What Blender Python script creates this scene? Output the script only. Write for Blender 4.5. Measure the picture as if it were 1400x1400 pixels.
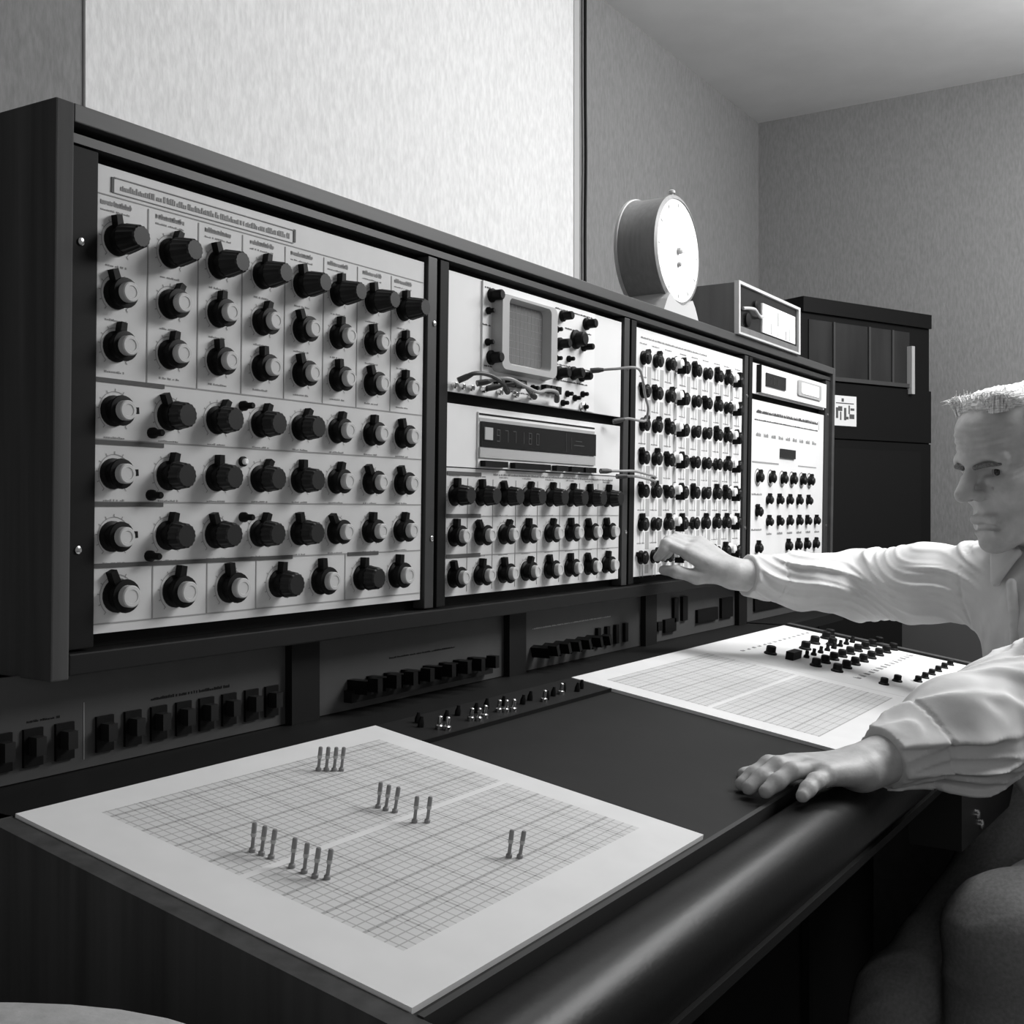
import bpy, bmesh, math, random
import numpy as np
from mathutils import Vector, Matrix, Euler
PI = math.pi
random.seed(7)
for o in list(bpy.data.objects):
    bpy.data.objects.remove(o)
S = bpy.context.scene
COL = S.collection

# ------------------------------------------------------------------ camera
cd = bpy.data.cameras.new('camera'); cam = bpy.data.objects.new('camera', cd); COL.objects.link(cam)
cd.sensor_width = 36; cd.lens = 36 * 1579.63 / 1400; cd.clip_start = 0.05
cam.location = (-.6639, -.8639, 1.15)
cam.rotation_euler = (PI / 2, 0, .566 - PI / 2)
S.camera = cam
# ------------------------------------------------------------------ light, exposure
w = bpy.data.worlds.new('world'); S.world = w; w.use_nodes = True
w.node_tree.nodes['Background'].inputs[0].default_value = (1, 1, 1, 1)
w.node_tree.nodes['Background'].inputs[1].default_value = .17
S.view_settings.view_transform = 'Standard'; S.view_settings.look = 'None'
S.view_settings.exposure = 0.0; S.view_settings.gamma = 1; S.view_settings.use_curve_mapping = False
def area(name, loc, target, sx, sy, power, spread=PI):
    l = bpy.data.lights.new(name, 'AREA'); l.shape = 'RECTANGLE'; l.size = sx; l.size_y = sy; l.energy = power; l.spread = spread
    o = bpy.data.objects.new(name, l); COL.objects.link(o); o.location = loc
    o.rotation_euler = (Vector(target) - Vector(loc)).to_track_quat('-Z', 'Y').to_euler()
    return o
area('ceiling_light_front', (1.80, -1.40, 2.45), (1.3, -.3, 1.1), .9, .9, 57)
area('ceiling_downlight', (1.40, -.42, 2.52), (1.25, -.42, 0), .35, .45, 5.0, 1.9)
area('left_fill_light', (-2.1, -1.6, 1.5), (.2, -.2, .9), 1.0, 1.0, 6)  # unseen fill added at the left to lift the dark side panels
lp = bpy.data.lights.new('right_fill_light', 'POINT'); lp.energy = 30; lp.shadow_soft_size = .16  # bare point light added to brighten the right wall and ceiling
lpo = bpy.data.objects.new('right_fill_light', lp); COL.objects.link(lpo); lpo.location = (2.45, -.95, 2.25)

# ------------------------------------------------------------------ materials
def mat(name, v, rough=.6, spec=.4, metal=0, noise=0, scale=(20, 20, 20), bump=0, coat=0, contrast=None, v2=None):
    m = bpy.data.materials.new(name); m.use_nodes = True
    nt = m.node_tree; b = nt.nodes['Principled BSDF']
    b.inputs['Base Color'].default_value = (v, v, v, 1)
    b.inputs['Roughness'].default_value = rough; b.inputs['Metallic'].default_value = metal
    b.inputs['Specular IOR Level'].default_value = spec; b.inputs['Coat Weight'].default_value = coat
    if noise or bump:
        tc = nt.nodes.new('ShaderNodeTexCoord'); mp = nt.nodes.new('ShaderNodeMapping'); mp.inputs['Scale'].default_value = scale
        nt.links.new(tc.outputs['Object'], mp.inputs['Vector'])
        nz = nt.nodes.new('ShaderNodeTexNoise'); nz.inputs['Scale'].default_value = 1; nz.inputs['Detail'].default_value = 5
        nt.links.new(mp.outputs['Vector'], nz.inputs['Vector'])
        if noise:
            r = nt.nodes.new('ShaderNodeValToRGB'); e = r.color_ramp.elements
            a = max(0, v * (1 - noise)); c = v * (1 + noise)
            e[0].position = .3; e[0].color = (a, a, a, 1); e[1].position = .7; e[1].color = (c, c, c, 1)
            nt.links.new(nz.outputs['Fac'], r.inputs['Fac']); nt.links.new(r.outputs['Color'], b.inputs['Base Color'])
        if bump:
            bp = nt.nodes.new('ShaderNodeBump'); bp.inputs['Strength'].default_value = bump; bp.inputs['Distance'].default_value = .003
            nt.links.new(nz.outputs['Fac'], bp.inputs['Height']); nt.links.new(bp.outputs['Normal'], b.inputs['Normal'])
    return m
M = dict(
    wall=mat('grey_wall_fabric', .25, .95, .1, noise=.12, scale=(170, 170, 45), bump=.25),
    board=mat('pale_wall_fabric', .78, .9, .1, noise=.09, scale=(120, 120, 40), bump=.35),
    ceil=mat('ceiling_paint', .78, .95, .1, noise=.04, scale=(6, 6, 6)),
    floor=mat('dark_carpet', .03, .98, .1, noise=.3, scale=(60, 60, 60), bump=.4),
    wood=mat('dark_wood', .052, .65, .2, noise=.30, scale=(55, 55, 2.2), bump=.1),
    woodedge=mat('wood_edge', .052, .5, .35, noise=.18, scale=(3, 40, 40)),
    black=mat('matt_black', .006, .6, .2),
    rail=mat('black_rail', .007, .6, .15),
    trim=mat('grey_trim', .035, .45, .35),
    panel=mat('pale_panel_enamel', .60, .5, .3, noise=.03, scale=(30, 30, 30)),
    white=mat('white_panel_enamel', .74, .45, .35, noise=.02, scale=(12, 12, 12)),
    print=mat('grey_print', .30, .6, .2), printd=mat('dark_print', .09, .6, .2),
    knob=mat('black_knob_plastic', .004, .5, .15), knobc=mat('black_knob_cap', .010, .45, .3),
    silver=mat('satin_silver_cap', .50, .5, .3),
    chrome=mat('chrome', .7, .22, .5, metal=1),
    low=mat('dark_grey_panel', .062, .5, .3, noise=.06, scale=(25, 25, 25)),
    desk=mat('black_desk_laminate', .012, .5, .18, noise=.18, scale=(14, 14, 14)),
    vinyl=mat('black_vinyl', .007, .36, .17, noise=.1, scale=(200, 200, 200), bump=.05),
    inst=mat('instrument_grey', .40, .45, .4), instl=mat('instrument_pale', .80, .45, .3),
    screen=mat('screen_glass', .17, .2, .5), dark=mat('dark_display', .008, .25, .5),
    digit=mat('display_digit', .055, .5, .3),
    clock=mat('clock_shell', .24, .42, .4, noise=.1, scale=(150, 150, 6)), face=mat('clock_face', .92, .5, .3),
    facep=mat('clock_print', .5, .6, .2),
    boxg=mat('grey_box_side', .13, .6, .3, noise=.15, scale=(40, 40, 2)), boxe=mat('box_front_edge', .50, .5, .3),
    rack=mat('rack_black', .006, .6, .15), rackw=mat('rack_smoked_glass', .026, .5, .2, noise=.35, scale=(14, 14, 3)), racke=mat('rack_metal_edge', .05, .5, .3),
    paper=mat('white_paper', .75, .8, .2),
    cord=mat('grey_cord', .28, .5, .3), cordd=mat('dark_cord', .06, .5, .3),
    low2=mat('grey_steel_cupboard', .17, .6, .3), cloth=mat('dark_curtain', .035, .9, .1),
    pin=mat('pin_grey', .24, .5, .3), pinl=mat('pin_light', .42, .4, .4),
    skin=mat('skin', .44, .5, .35, noise=.12, scale=(55, 55, 55), bump=.35),
    hair=mat('white_hair', .78, .6, .3, noise=.35, scale=(90, 90, 500), bump=.8),
    browg=mat('grey_brow', .15, .8, .2, noise=.5, scale=(400, 400, 400)), eye=mat('eye_white', .30, .25, .5), iris=mat('eye_iris', .015, .2, .5),
    shirt=mat('pale_cotton_shirt', .62, .85, .15, noise=.04, scale=(30, 30, 30), bump=.15),
    trous=mat('grey_trousers', .24, .95, .1, noise=.15, scale=(200, 200, 200), bump=.2),
    shoe=mat('shoe_leather', .02, .4, .4), seat=mat('chair_black_vinyl', .012, .45, .4),
    chairp=mat('pale_chair_cloth', .44, .9, .15, noise=.1, scale=(90, 90, 90), bump=.3),
)

# ------------------------------------------------------------------ helpers
def tag(o, label=None, cat=None, group=None, kind=None):
    if label: o['label'] = label
    if cat: o['category'] = cat
    if group: o['group'] = group
    if kind: o['kind'] = kind
    return o
def thing(name, label, cat, loc=(0, 0, 0), rot=(0, 0, 0), group=None):
    o = bpy.data.objects.new(name, None); COL.objects.link(o); o.location = loc; o.rotation_euler = rot
    o.empty_display_size = .05
    return tag(o, label, cat, group)
def link(name, me, m, parent=None, loc=None, smooth=False):
    o = bpy.data.objects.new(name, me); COL.objects.link(o)
    if m is not None:
        me.materials.clear(); me.materials.append(M[m] if isinstance(m, str) else m)
    if parent: o.parent = parent
    if loc: o.location = loc
    return o
def obj(name, bm, m, parent=None, loc=None, smooth=False, bevel=0, seg=2):
    if bevel:
        es = [e for e in bm.edges if len(e.link_faces) == 2 and e.calc_face_angle(0) > .6]
        bmesh.ops.bevel(bm, geom=es, offset=bevel, segments=seg, affect='EDGES', profile=.6, clamp_overlap=True)
    bmesh.ops.recalc_face_normals(bm, faces=bm.faces)
    me = bpy.data.meshes.new(name); bm.to_mesh(me); bm.free()
    if smooth:
        me.polygons.foreach_set('use_smooth', [True] * len(me.polygons))
        try: me.set_sharp_from_angle(angle=.7)
        except Exception: pass
    return link(name, me, m, parent, loc)
def box(bm, x0, x1, y0, y1, z0, z1, mtx=None):
    vs = [bm.verts.new(((x0, x1)[i & 1], (y0, y1)[i >> 1 & 1], (z0, z1)[i >> 2 & 1])) for i in range(8)]
    for f in ((0, 1, 3, 2), (4, 6, 7, 5), (0, 4, 5, 1), (2, 3, 7, 6), (0, 2, 6, 4), (1, 5, 7, 3)):
        bm.faces.new([vs[i] for i in f])
    if mtx is not None:
        for v in vs: v.co = mtx @ v.co
    return bm
def B(*a, **k): return box(bmesh.new(), *a, **k)
def lathe(bm, prof, n=20, c=(0, 0, 0), axis='-y'):
    """prof: (radius, height); height runs along the axis"""
    rings = []
    for r, h in prof:
        ring = []
        for i in range(n):
            a = 2 * PI * i / n
            p = {'-y': (r * math.cos(a), -h, r * math.sin(a)), 'z': (r * math.cos(a), r * math.sin(a), h), 'x': (h, r * math.cos(a), r * math.sin(a))}[axis]
            ring.append(bm.verts.new((p[0] + c[0], p[1] + c[1], p[2] + c[2])))
        rings.append(ring)
    for a, b in zip(rings, rings[1:]):
        for i in range(n): bm.faces.new((a[i], a[(i + 1) % n], b[(i + 1) % n], b[i]))
    bm.faces.new(rings[0]); bm.faces.new(rings[-1][::-1])
    return bm
def tube(bm, pts, r, n=8):
    pts = [Vector(p) for p in pts]; rings = []
    up = Vector((0, 0, 1))
    for i, p in enumerate(pts):
        t = (pts[min(i + 1, len(pts) - 1)] - pts[max(i - 1, 0)]).normalized()
        a = t.cross(up)
        if a.length < .1: a = t.cross(Vector((0, 1, 0)))
        a.normalize(); b = a.cross(t)
        rr = r[i] if isinstance(r, (list, tuple)) else r
        rings.append([bm.verts.new(p + rr * (math.cos(2 * PI * k / n) * a + math.sin(2 * PI * k / n) * b)) for k in range(n)])
    for q, s in zip(rings, rings[1:]):
        for k in range(n): bm.faces.new((q[k], q[(k + 1) % n], s[(k + 1) % n], s[k]))
    bm.faces.new(rings[0]); bm.faces.new(rings[-1][::-1])
    return bm
def spline(pts, n=8):
    P = [Vector(p) for p in pts]; P = [2 * P[0] - P[1]] + P + [2 * P[-1] - P[-2]]; out = []
    for i in range(1, len(P) - 2):
        for k in range(n):
            t = k / n
            out.append(.5 * ((2 * P[i]) + (P[i + 1] - P[i - 1]) * t + (2 * P[i - 1] - 5 * P[i] + 4 * P[i + 1] - P[i + 2]) * t * t + (3 * P[i] - P[i - 1] - 3 * P[i + 1] + P[i + 2]) * t ** 3))
    out.append(P[-2]); return out
def prism_yz(bm, poly, x0, x1):
    a = [bm.verts.new((x0, y, z)) for y, z in poly]; b = [bm.verts.new((x1, y, z)) for y, z in poly]
    n = len(poly)
    for i in range(n): bm.faces.new((a[i], a[(i + 1) % n], b[(i + 1) % n], b[i]))
    bm.faces.new(a[::-1]); bm.faces.new(b)
    return bm
def prism_xz(bm, poly, y0, y1):
    a = [bm.verts.new((x, y0, z)) for x, z in poly]; b = [bm.verts.new((x, y1, z)) for x, z in poly]
    n = len(poly)
    for i in range(n): bm.faces.new((a[i], a[(i + 1) % n], b[(i + 1) % n], b[i]))
    bm.faces.new(a[::-1]); bm.faces.new(b)
    return bm
def rrect(cx, cz, hx, hz, r, n=5):
    out = []
    for qx, qz, a0 in ((1, 1, 0), (-1, 1, 90), (-1, -1, 180), (1, -1, 270)):
        for k in range(n + 1):
            a = math.radians(a0 + 90 * k / n)
            out.append((cx + qx * (hx - r) + r * math.cos(a), cz + qz * (hz - r) + r * math.sin(a)))
    return out
def bars(rects, y0, y1):
    """flat printed marks (x0,x1,z0,z1) as one mesh"""
    bm = bmesh.new()
    for x0, x1, z0, z1 in rects: box(bm, x0, x1, y0, y1, z0, z1)
    return bm

# ------------------------------------------------------------------ SDF bodies
class SDF:
    def __init__(s): s.p = []
    def cone(s, a, b, r1, r2, k=.01, sub=False):
        a = np.array(a, float); b = np.array(b, float)
        def f(P):
            ab = b - a; t = np.clip(((P - a) @ ab) / (ab @ ab), 0, 1)
            return np.linalg.norm(P - a - t[:, None] * ab, axis=1) - (r1 + (r2 - r1) * t)
        s.p.append((f, (a + b) / 2, np.linalg.norm(b - a) / 2 + max(r1, r2), k, sub)); return s
    def ell(s, c, r, k=.01, R=None, sub=False):
        c = np.array(c, float); r = np.array(r, float); R = np.eye(3) if R is None else np.array(R)
        def f(P):
            q = (P - c) @ R; k0 = np.linalg.norm(q / r, axis=1); k1 = np.linalg.norm(q / (r * r), axis=1) + 1e-9
            return np.where(k0 > 1e-6, k0 * (k0 - 1) / k1, -r.min())
        s.p.append((f, c, r.max(), k, sub)); return s
    def chain(s, pts, rs, k=.01):
        for i in range(len(pts) - 1): s.cone(pts[i], pts[i + 1], rs[i], rs[i + 1], k)
        return s
    def field(s, P, sel=None):
        d = np.full(len(P), 1.)
        for i, (f, c, r, k, sub) in enumerate(s.p):
            if sel is not None and not sel[i]: continue
            e = f(P)
            if sub: e = -e; h = np.clip(.5 - .5 * (e * -1 + 0 - (-d)) / k, 0, 1) if False else np.maximum(k - np.abs(d - e), 0) / k; d = np.maximum(d, e) + h * h * k * .25
            else: h = np.maximum(k - np.abs(d - e), 0) / k; d = np.minimum(d, e) - h * h * k * .25
        return d
def nets(sdf, h, post=None, B=14):
    """surface nets over the blocks the surface passes"""
    lo = np.min([c - r for f, c, r, k, sb in sdf.p if not sb], axis=0) - .02
    hi = np.max([c + r for f, c, r, k, sb in sdf.p if not sb], axis=0) + .02
    L = B * h; n = np.ceil((hi - lo) / L).astype(int)
    I = np.stack(np.meshgrid(*[np.arange(k) for k in n], indexing='ij'), -1).reshape(-1, 3)
    cen = lo + (I + .5) * L
    rad = L * .87
    C_ = np.array([p[1] for p in sdf.p]); R_ = np.array([p[2] for p in sdf.p])
    near = (np.linalg.norm(cen[:, None] - C_[None], axis=2) - R_[None]) < rad + .03
    keep = near.any(1); I = I[keep]; cen = cen[keep]; near = near[keep]
    g = np.stack(np.meshgrid(*[np.arange(B + 1)] * 3, indexing='ij'), -1).reshape(-1, 3)
    N = (n * B + 8).astype(np.int64)
    key = lambda c: (c[:, 0] * N[1] + c[:, 1]) * N[2] + c[:, 2]
    VK, VP, Q = [], [], []
    for b in range(len(I)):
        sel = near[b]
        if abs(sdf.field(cen[b][None], sel)[0]) > rad * 1.7: continue
        base = I[b] * B; P = lo + (base + g) * h
        d = sdf.field(P, sel)
        if post: d = post(P, d)
        d = d.reshape(B + 1, B + 1, B + 1); s = d < 0
        if s.all() or not s.any(): continue
        acc = np.zeros((B, B, B, 3)); cnt = np.zeros((B, B, B))
        for ax in range(3):
            o1, o2 = [a for a in range(3) if a != ax]
            for i in (0, 1):
                for j in (0, 1):
                    sl = [slice(0, B)] * 3; sl[o1] = slice(i, i + B); sl[o2] = slice(j, j + B)
                    s2 = list(sl); s2[ax] = slice(1, B + 1)
                    a = d[tuple(sl)]; c = d[tuple(s2)]; x = (a < 0) != (c < 0)
                    t = np.where(x, a / np.where(x, a - c, 1), 0)
                    acc[..., ax] += t; acc[..., o1] += x * i; acc[..., o2] += x * j; cnt += x
        m = cnt > 0; idx = np.argwhere(m)
        VK.append(key(idx + base + 2)); VP.append(lo + (base + idx + acc[m] / cnt[m][:, None]) * h)
        for ax in range(3):
            o1, o2 = (ax + 1) % 3, (ax + 2) % 3
            a = s[:B, :B, :B]; sl = [slice(0, B)] * 3; sl[ax] = slice(1, B + 1); c = s[tuple(sl)]
            idx = np.argwhere(a != c)
            if not len(idx): continue
            flip = a[tuple(idx.T)]
            G = idx + base + 2; e1 = np.zeros(3, int); e1[o1] = 1; e2 = np.zeros(3, int); e2[o2] = 1
            q = np.stack([key(G), key(G - e1), key(G - e1 - e2), key(G - e2)], 1)
            q[~flip] = q[~flip][:, ::-1]
            Q.append(q)
    VK = np.concatenate(VK); VP = np.concatenate(VP); Q = np.concatenate(Q)
    o = np.argsort(VK); VK = VK[o]; VP = VP[o]
    ix = np.searchsorted(VK, Q.ravel()).clip(0, len(VK) - 1)
    ok = (VK[ix] == Q.ravel()).reshape(-1, 4).all(1); F = ix.reshape(-1, 4)[ok]
    return VP, F
def netmesh(name, sdf, h, m, parent=None, post=None):
    V, F = nets(sdf, h, post)
    if parent is not None: V = V - np.array(parent.location)
    me = bpy.data.meshes.new(name); me.from_pydata(V.tolist(), [], F.tolist()); me.update()
    me.polygons.foreach_set('use_smooth', [True] * len(me.polygons))
    return link(name, me, m, parent)
# ================================================================== THE ROOM
def struct(name, bm, m): return tag(obj(name, bm, m), kind='structure')
CEIL = 2.58
struct('floor', B(-2.4, 3.5, -3.2, .75, -.05, 0), 'floor')
struct('ceiling', B(-2.4, 3.5, -3.2, .75, CEIL, CEIL + .05), 'ceil')
struct('wall_back', B(-2.4, 3.5, .65, .75, 0, CEIL), 'wall')
struct('wall_right', B(3.41, 3.5, -3.2, .65, 0, CEIL), 'wall')
struct('baseboard_back', B(-2.4, 3.41, .635, .65, 0, .09), 'rail')
bd = obj('wall_panel', B(.4860, 2.018, .645, .65, .09, CEIL), 'board', bevel=.002); tag(bd, 'tall pale fabric covered panel fixed on the grey wall behind the console', 'wall panel')
ed = obj('edge_strip', B(2.015, 2.042, .642, .65, .09, CEIL), 'boxe'); ed.parent = bd
cb = obj('wall_cable', tube(bmesh.new(), spline([(2.071, .64, CEIL - .002), (2.071, .64, 2.3), (2.074, .64, 2.1), (2.070, .64, 1.9), (2.071, .64, 1.6), (2.071, .64, .5)], 8), .0045, 8), 'black')
tag(cb, 'thin black cable hanging straight down the grey wall beside the pale panel', 'cable')

# ================================================================== THE CONSOLE
TH = .0155                                # the upright part leans a little towards the operator
W, G, ZB, ZT = .483, .0519, 1.0415, 1.4585
XR = 4 * W + 3 * G
UP = (TH, 0, 0)
con = thing('synthesizer_console', 'long dark wooden electronic music console with sloping desk and padded front edge', 'console', (0, 0, 0))
upr = lambda bm: bmesh.ops.rotate(bm, verts=bm.verts, cent=(0, 0, ZB), matrix=Matrix.Rotation(TH, 3, 'X'))
def cobj(name, bm, m, **k): upr(bm); return obj(name, bm, m, con, **k)
cobj('cheek', B(-.049, -.031, -.012, .44, 1.006, 1.500), 'wood', bevel=.0015)
cobj('cheek', B(XR + .031, XR + .049, -.012, .44, 1.006, 1.500), 'woodedge', bevel=.0015)
cobj('top_board', B(-.031, XR + .031, -.012, .44, 1.484, 1.500), 'woodedge', bevel=.001)
cobj('bottom_board', B(-.031, XR + .031, -.012, .44, 1.009, 1.028), 'black', bevel=.0015)
cobj('back_panel', B(-.031, XR + .031, .41, .43, 1.028, 1.484), 'black')
cobj('recess_back', B(-.031, XR + .031, .016, .022, 1.028, 1.484), 'black')
cobj('trim_strip', B(-.030, XR + .030, -.006, .014, 1.4685, 1.4765), 'trim')
for i in range(5):
    a = -.031 if i == 0 else i * W + (i - 1) * G
    b = XR + .031 if i == 4 else i * (W + G)
    if i in (0, 4): pr = [(a, b)]
    else: pr = [(a + .004, a + .0225), (b - .0225, b - .004)]
    for q, (x0, x1) in enumerate(pr):
        r = cobj('mounting_rail', B(x0, x1, -.004, .014, 1.030, 1.467), 'trim' if q == 0 and i else 'rail', bevel=.001)
        if q == 0 or i in (0, 4):
            for z in (1.385, 1.117):
                sc = lathe(bmesh.new(), [(.0034, 0), (.0034, .0012), (.002, .0018)], 12, ((x0 + x1) / 2 + (.004 if i else -.002), -.004, z)); upr(sc)
                s = obj('screw', sc, 'chrome', r, smooth=True)
# lower bays
BX = [-.1375, .2995, .7435, 1.1850, 1.6250, 2.0620]
obj('bay_back', B(-.137, 2.135, .034, .05, .90, 1.0055), 'black', con)
obj('ledge', B(-.135, 2.062, -.060, .034, .895, .9155), 'black', con)
for i in range(1, 5): obj('bay_divider', B(BX[i] - .0225, BX[i] + .0225, .020, .034, .9156, 1.008), 'black', con)
obj('bay_divider', B(2.04, 2.062, .020, .034, .9156, 1.008), 'black', con)
# sloping desk (section in y,z)
T = .1594; ct, st = math.cos(T), math.sin(T); DY, DZ = -.0624, .9159
dp = lambda s, o=0: (DY - s * ct - o * st, DZ - s * st + o * ct)
desk = prism_yz(bmesh.new(), [dp(0, -.003), dp(.3925, -.003), dp(.3925, -.03), dp(0, -.03)], -.118, 1.655)
obj('desk_top', desk, 'desk', con)
obj('groove_strip', prism_yz(bmesh.new(), [dp(.3935, 0), dp(.3985, 0), dp(.3985, -.03), dp(.3935, -.03)], -.118, 1.655), 'trim', con)
roll = bmesh.new(); lathe(roll, [(.034, -.1175), (.0405, -.112), (.0415, -.10), (.0415, 1.62), (.0405, 1.645), (.034, 1.655)], 44, (0, -.4865, .8110), 'x')
obj('armrest_pad', roll, 'vinyl', con, smooth=True)
obj('armrest_core', B(-.115, 1.65, -.46, -.40, .785, .835), 'black', con)
obj('rail_trim', B(-.118, 1.655, -.529, -.505, .784, .793), 'rail', con, bevel=.002)
side = prism_yz(bmesh.new(), [(.44, .02), (.44, .900), (.034, .9155), (-.060, .9155), dp(0, -.001), dp(.394, -.001), (-.465, .85), (-.520, .80), (-.520, .765), (-.49, .74), (-.47, .02)], -.1375, -.1185)
obj('side_panel', side, 'wood', con, bevel=.002)
side = prism_yz(bmesh.new(), [(.034, .9155), (-.060, .9155), dp(0, .004), dp(.394, .004), (-.465, .85), (-.520, .80), (-.520, .765), (-.49, .74), (-.47, .02), (.034, .02)], 1.655, 1.675)
obj('side_panel', side, 'woodedge', con, bevel=.002)
obj('base_front', B(-.1185, 1.655, -.24, -.22, .02, .75), 'black', con)
for x in (.33, .78, 1.22): obj('base_rib', B(x, x + .02, -.252, -.24, .02, .75), 'rail', con)
obj('base_back', B(-.1185, 2.135, .42, .44, .0, 1.004), 'black', con)
obj('base_end', B(2.115, 2.135, .05, .42, .0, 1.005), 'wood', con)

# ------------------------------------------------------------------ knobs
def m_knob_body(R=.0138, L=.014):
    bm = lathe(bmesh.new(), [(R * 1.02, 0), (R * 1.02, .002), (R * .80, .0035), (R * .78, L - .003), (R, L - .0015), (R * .97, L), (R * .7, L + .0004)], 22)
    prism_xz(bm, [(-.0034, R * .8), (.0034, R * .8), (.0030, R * 1.6), (-.0030, R * 1.6)], -.0085, -.0005)      # pointer
    return bm
def meshof(bm, m, smooth=True, name='mesh'):
    bmesh.ops.recalc_face_normals(bm, faces=bm.faces)
    me = bpy.data.meshes.new(name); bm.to_mesh(me); bm.free(); me.materials.append(M[m])
    if smooth:
        me.polygons.foreach_set('use_smooth', [True] * len(me.polygons))
        try: me.set_sharp_from_angle(angle=.7)
        except Exception: pass
    return me
def cap(R, y0, y1): return lathe(bmesh.new(), [(R, y0), (R, y1 - .001), (R * .9, y1), (R * .62, y1), (R * .58, y1 - .0006)], 22)
def fluted(bm, R0, R1, y0, y1, n=30):
    rr = []
    for h, r in ((y0, R0), (y1 - .0015, R1), (y1, R1 * .88)):
        rr.append([bm.verts.new(((r * (1 + (.03 if i % 2 else -.03))) * math.cos(2 * PI * i / n), -h, (r * (1 + (.03 if i % 2 else -.03))) * math.sin(2 * PI * i / n))) for i in range(n)])
    for a, b in zip(rr, rr[1:]):
        for i in range(n): bm.faces.new((a[i], a[(i + 1) % n], b[(i + 1) % n], b[i]))
    bm.faces.new(rr[0]); bm.faces.new(rr[-1][::-1]); return bm
KB = meshof(m_knob_body(), 'knob'); KBs = meshof(m_knob_body(.0108, .0105), 'knob')
CS = meshof(cap(.0090, .0140, .0215), 'silver'); CSs = meshof(cap(.0070, .0108, .015), 'silver')
CB = meshof(fluted(bmesh.new(), .0128, .0115, .0140, .0270), 'knobc', False); CT = meshof(fluted(bmesh.new(), .0134, .0100, .0140, .0340), 'knobc', False)
CBs = meshof(fluted(bmesh.new(), .0082, .0070, .0105, .0135, 24), 'knobc', False)
KP = meshof(lathe(bmesh.new(), [(.0095, 0), (.0095, .003), (.0072, .005), (.0070, .015), (.0055, .0165)], 16), 'knob')
KPs = meshof(lathe(bmesh.new(), [(.0045, 0), (.0045, .004), (.0028, .006), (.0028, .013), (.0022, .014)], 12), 'knob')
def knob(parent, x, z, kind='s', small=False, ang=None, name='knob', scale=None):
    body = KBs if small else KB
    o = bpy.data.objects.new(name, body); COL.objects.link(o); o.parent = parent; o.location = (x, 0, z)
    if ang is None: ang = random.uniform(-.5, .5)
    o.rotation_euler = (0, ang, 0)
    me = {'s': CSs if small else CS, 'b': CBs if small else CB, 't': CT}[kind]
    c = bpy.data.objects.new('knob_cap', me); COL.objects.link(c); c.parent = o
    if kind == 's': c['label'] = 'silver cap'
    if scale: o.scale = (scale, 1, scale)
    return o
def simple(parent, me, x, z, name='knob', y=0):
    o = bpy.data.objects.new(name, me); COL.objects.link(o); o.parent = parent; o.location = (x, y, z); return o
def arc_print(bm, cx, cz, R, w=.0007, a0=-140, a1=140, n=22, ticks=11):
    f = lambda a, r: (cx + r * math.sin(a), -.0003, cz + r * math.cos(a))
    vi = []; vo = []
    for i in range(n + 1):
        a = math.radians(a0 + (a1 - a0) * i / n); vi.append(bm.verts.new(f(a, R))); vo.append(bm.verts.new(f(a, R + w)))
    for i in range(n): bm.faces.new((vi[i], vi[i + 1], vo[i + 1], vo[i]))
    for k in range(ticks):
        a = math.radians(a0 + (a1 - a0) * k / (ticks - 1)); t = w * .55 / R
        bm.faces.new([bm.verts.new(f(a - t, R)), bm.verts.new(f(a + t, R)), bm.verts.new(f(a + t, R + .003)), bm.verts.new(f(a - t, R + .003))])
def smudge(x0, x1, z, h=.0026):
    """a line of tiny lettering too small to read in the photograph"""
    out = []; x = x0
    while x < x1 - .001:
        l = random.uniform(.0009, .0022); out.append((x, min(x + l, x1), z - h / 2, z - h / 2 + h * random.choice((.6, 1, .8)))); x += l + random.uniform(.0005, .0009) + (.0015 if random.random() < .15 else 0)
    return out
def module(name, label, cat, x0, w=W, z0=ZB, z1=ZT, m='panel', loc=None, rot=UP, thick=.004):
    """rack panel: local x right, z up from z0, front face at y=0"""
    if loc is None:
        d = z0 - ZB; loc = (x0, -math.sin(TH) * d, ZB + math.cos(TH) * d)
    t = thing(name, label, cat, loc, rot)
    p = obj('front_plate', B(0, w, 0, thick, 0, z1 - z0), m, t, bevel=.0006, seg=1)
    return t

# ---- first rack panel: 55 knobs
pa = module('oscillator_panel', 'leftmost big pale knob panel with eight narrow columns above four wide rows', 'control panel', 0)
XC = [.0235, .0850, .1455, .2060, .2655, .3240, .3840, .4425]
bm = bmesh.new(); marks = []
for i, x in enumerate(XC):
    knob(pa, x, 1.3945 - ZB, 't'); knob(pa, x, 1.3465 - ZB, 's'); knob(pa, x, 1.2990 - ZB, 's')
    for z in (1.3945, 1.3465, 1.299): arc_print(bm, x, z - ZB, .0165)
    marks += smudge(x - .018, x + .016, 1.4265 - ZB, .0050) + [(x - .018, x + .016, 1.4250 - ZB, 1.4275 - ZB)] + smudge(x - .018, x + .016, 1.4195 - ZB, .0016)
    marks += smudge(x - .012, x + .012, 1.3710 - ZB, .0018) + smudge(x - .012, x + .012, 1.3225 - ZB, .0018) + smudge(x - .012, x + .012, 1.2760 - ZB, .0018)
for z in (1.2410, 1.1845, 1.1280):
    for i, x in enumerate(XC):
        knob(pa, x - (.002 if i == 0 else 0), z - ZB, 's' if i in (0, 5, 6, 7) else 'b', ang=None if i else 1.5); arc_print(bm, x, z - ZB, .0172)
        marks += smudge(x - .012, x + .012, z - .024 - ZB, .0018)
X7 = [.0275, .0953, .1640, .2347, .3006, .3702, .4351]
for x, k in zip(X7, 'sssbsbs'):
    knob(pa, x, 1.0745 - ZB, k, scale=1.12 if k == 's' else 1.05); arc_print(bm, x, 1.0745 - ZB, .0185)
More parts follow.
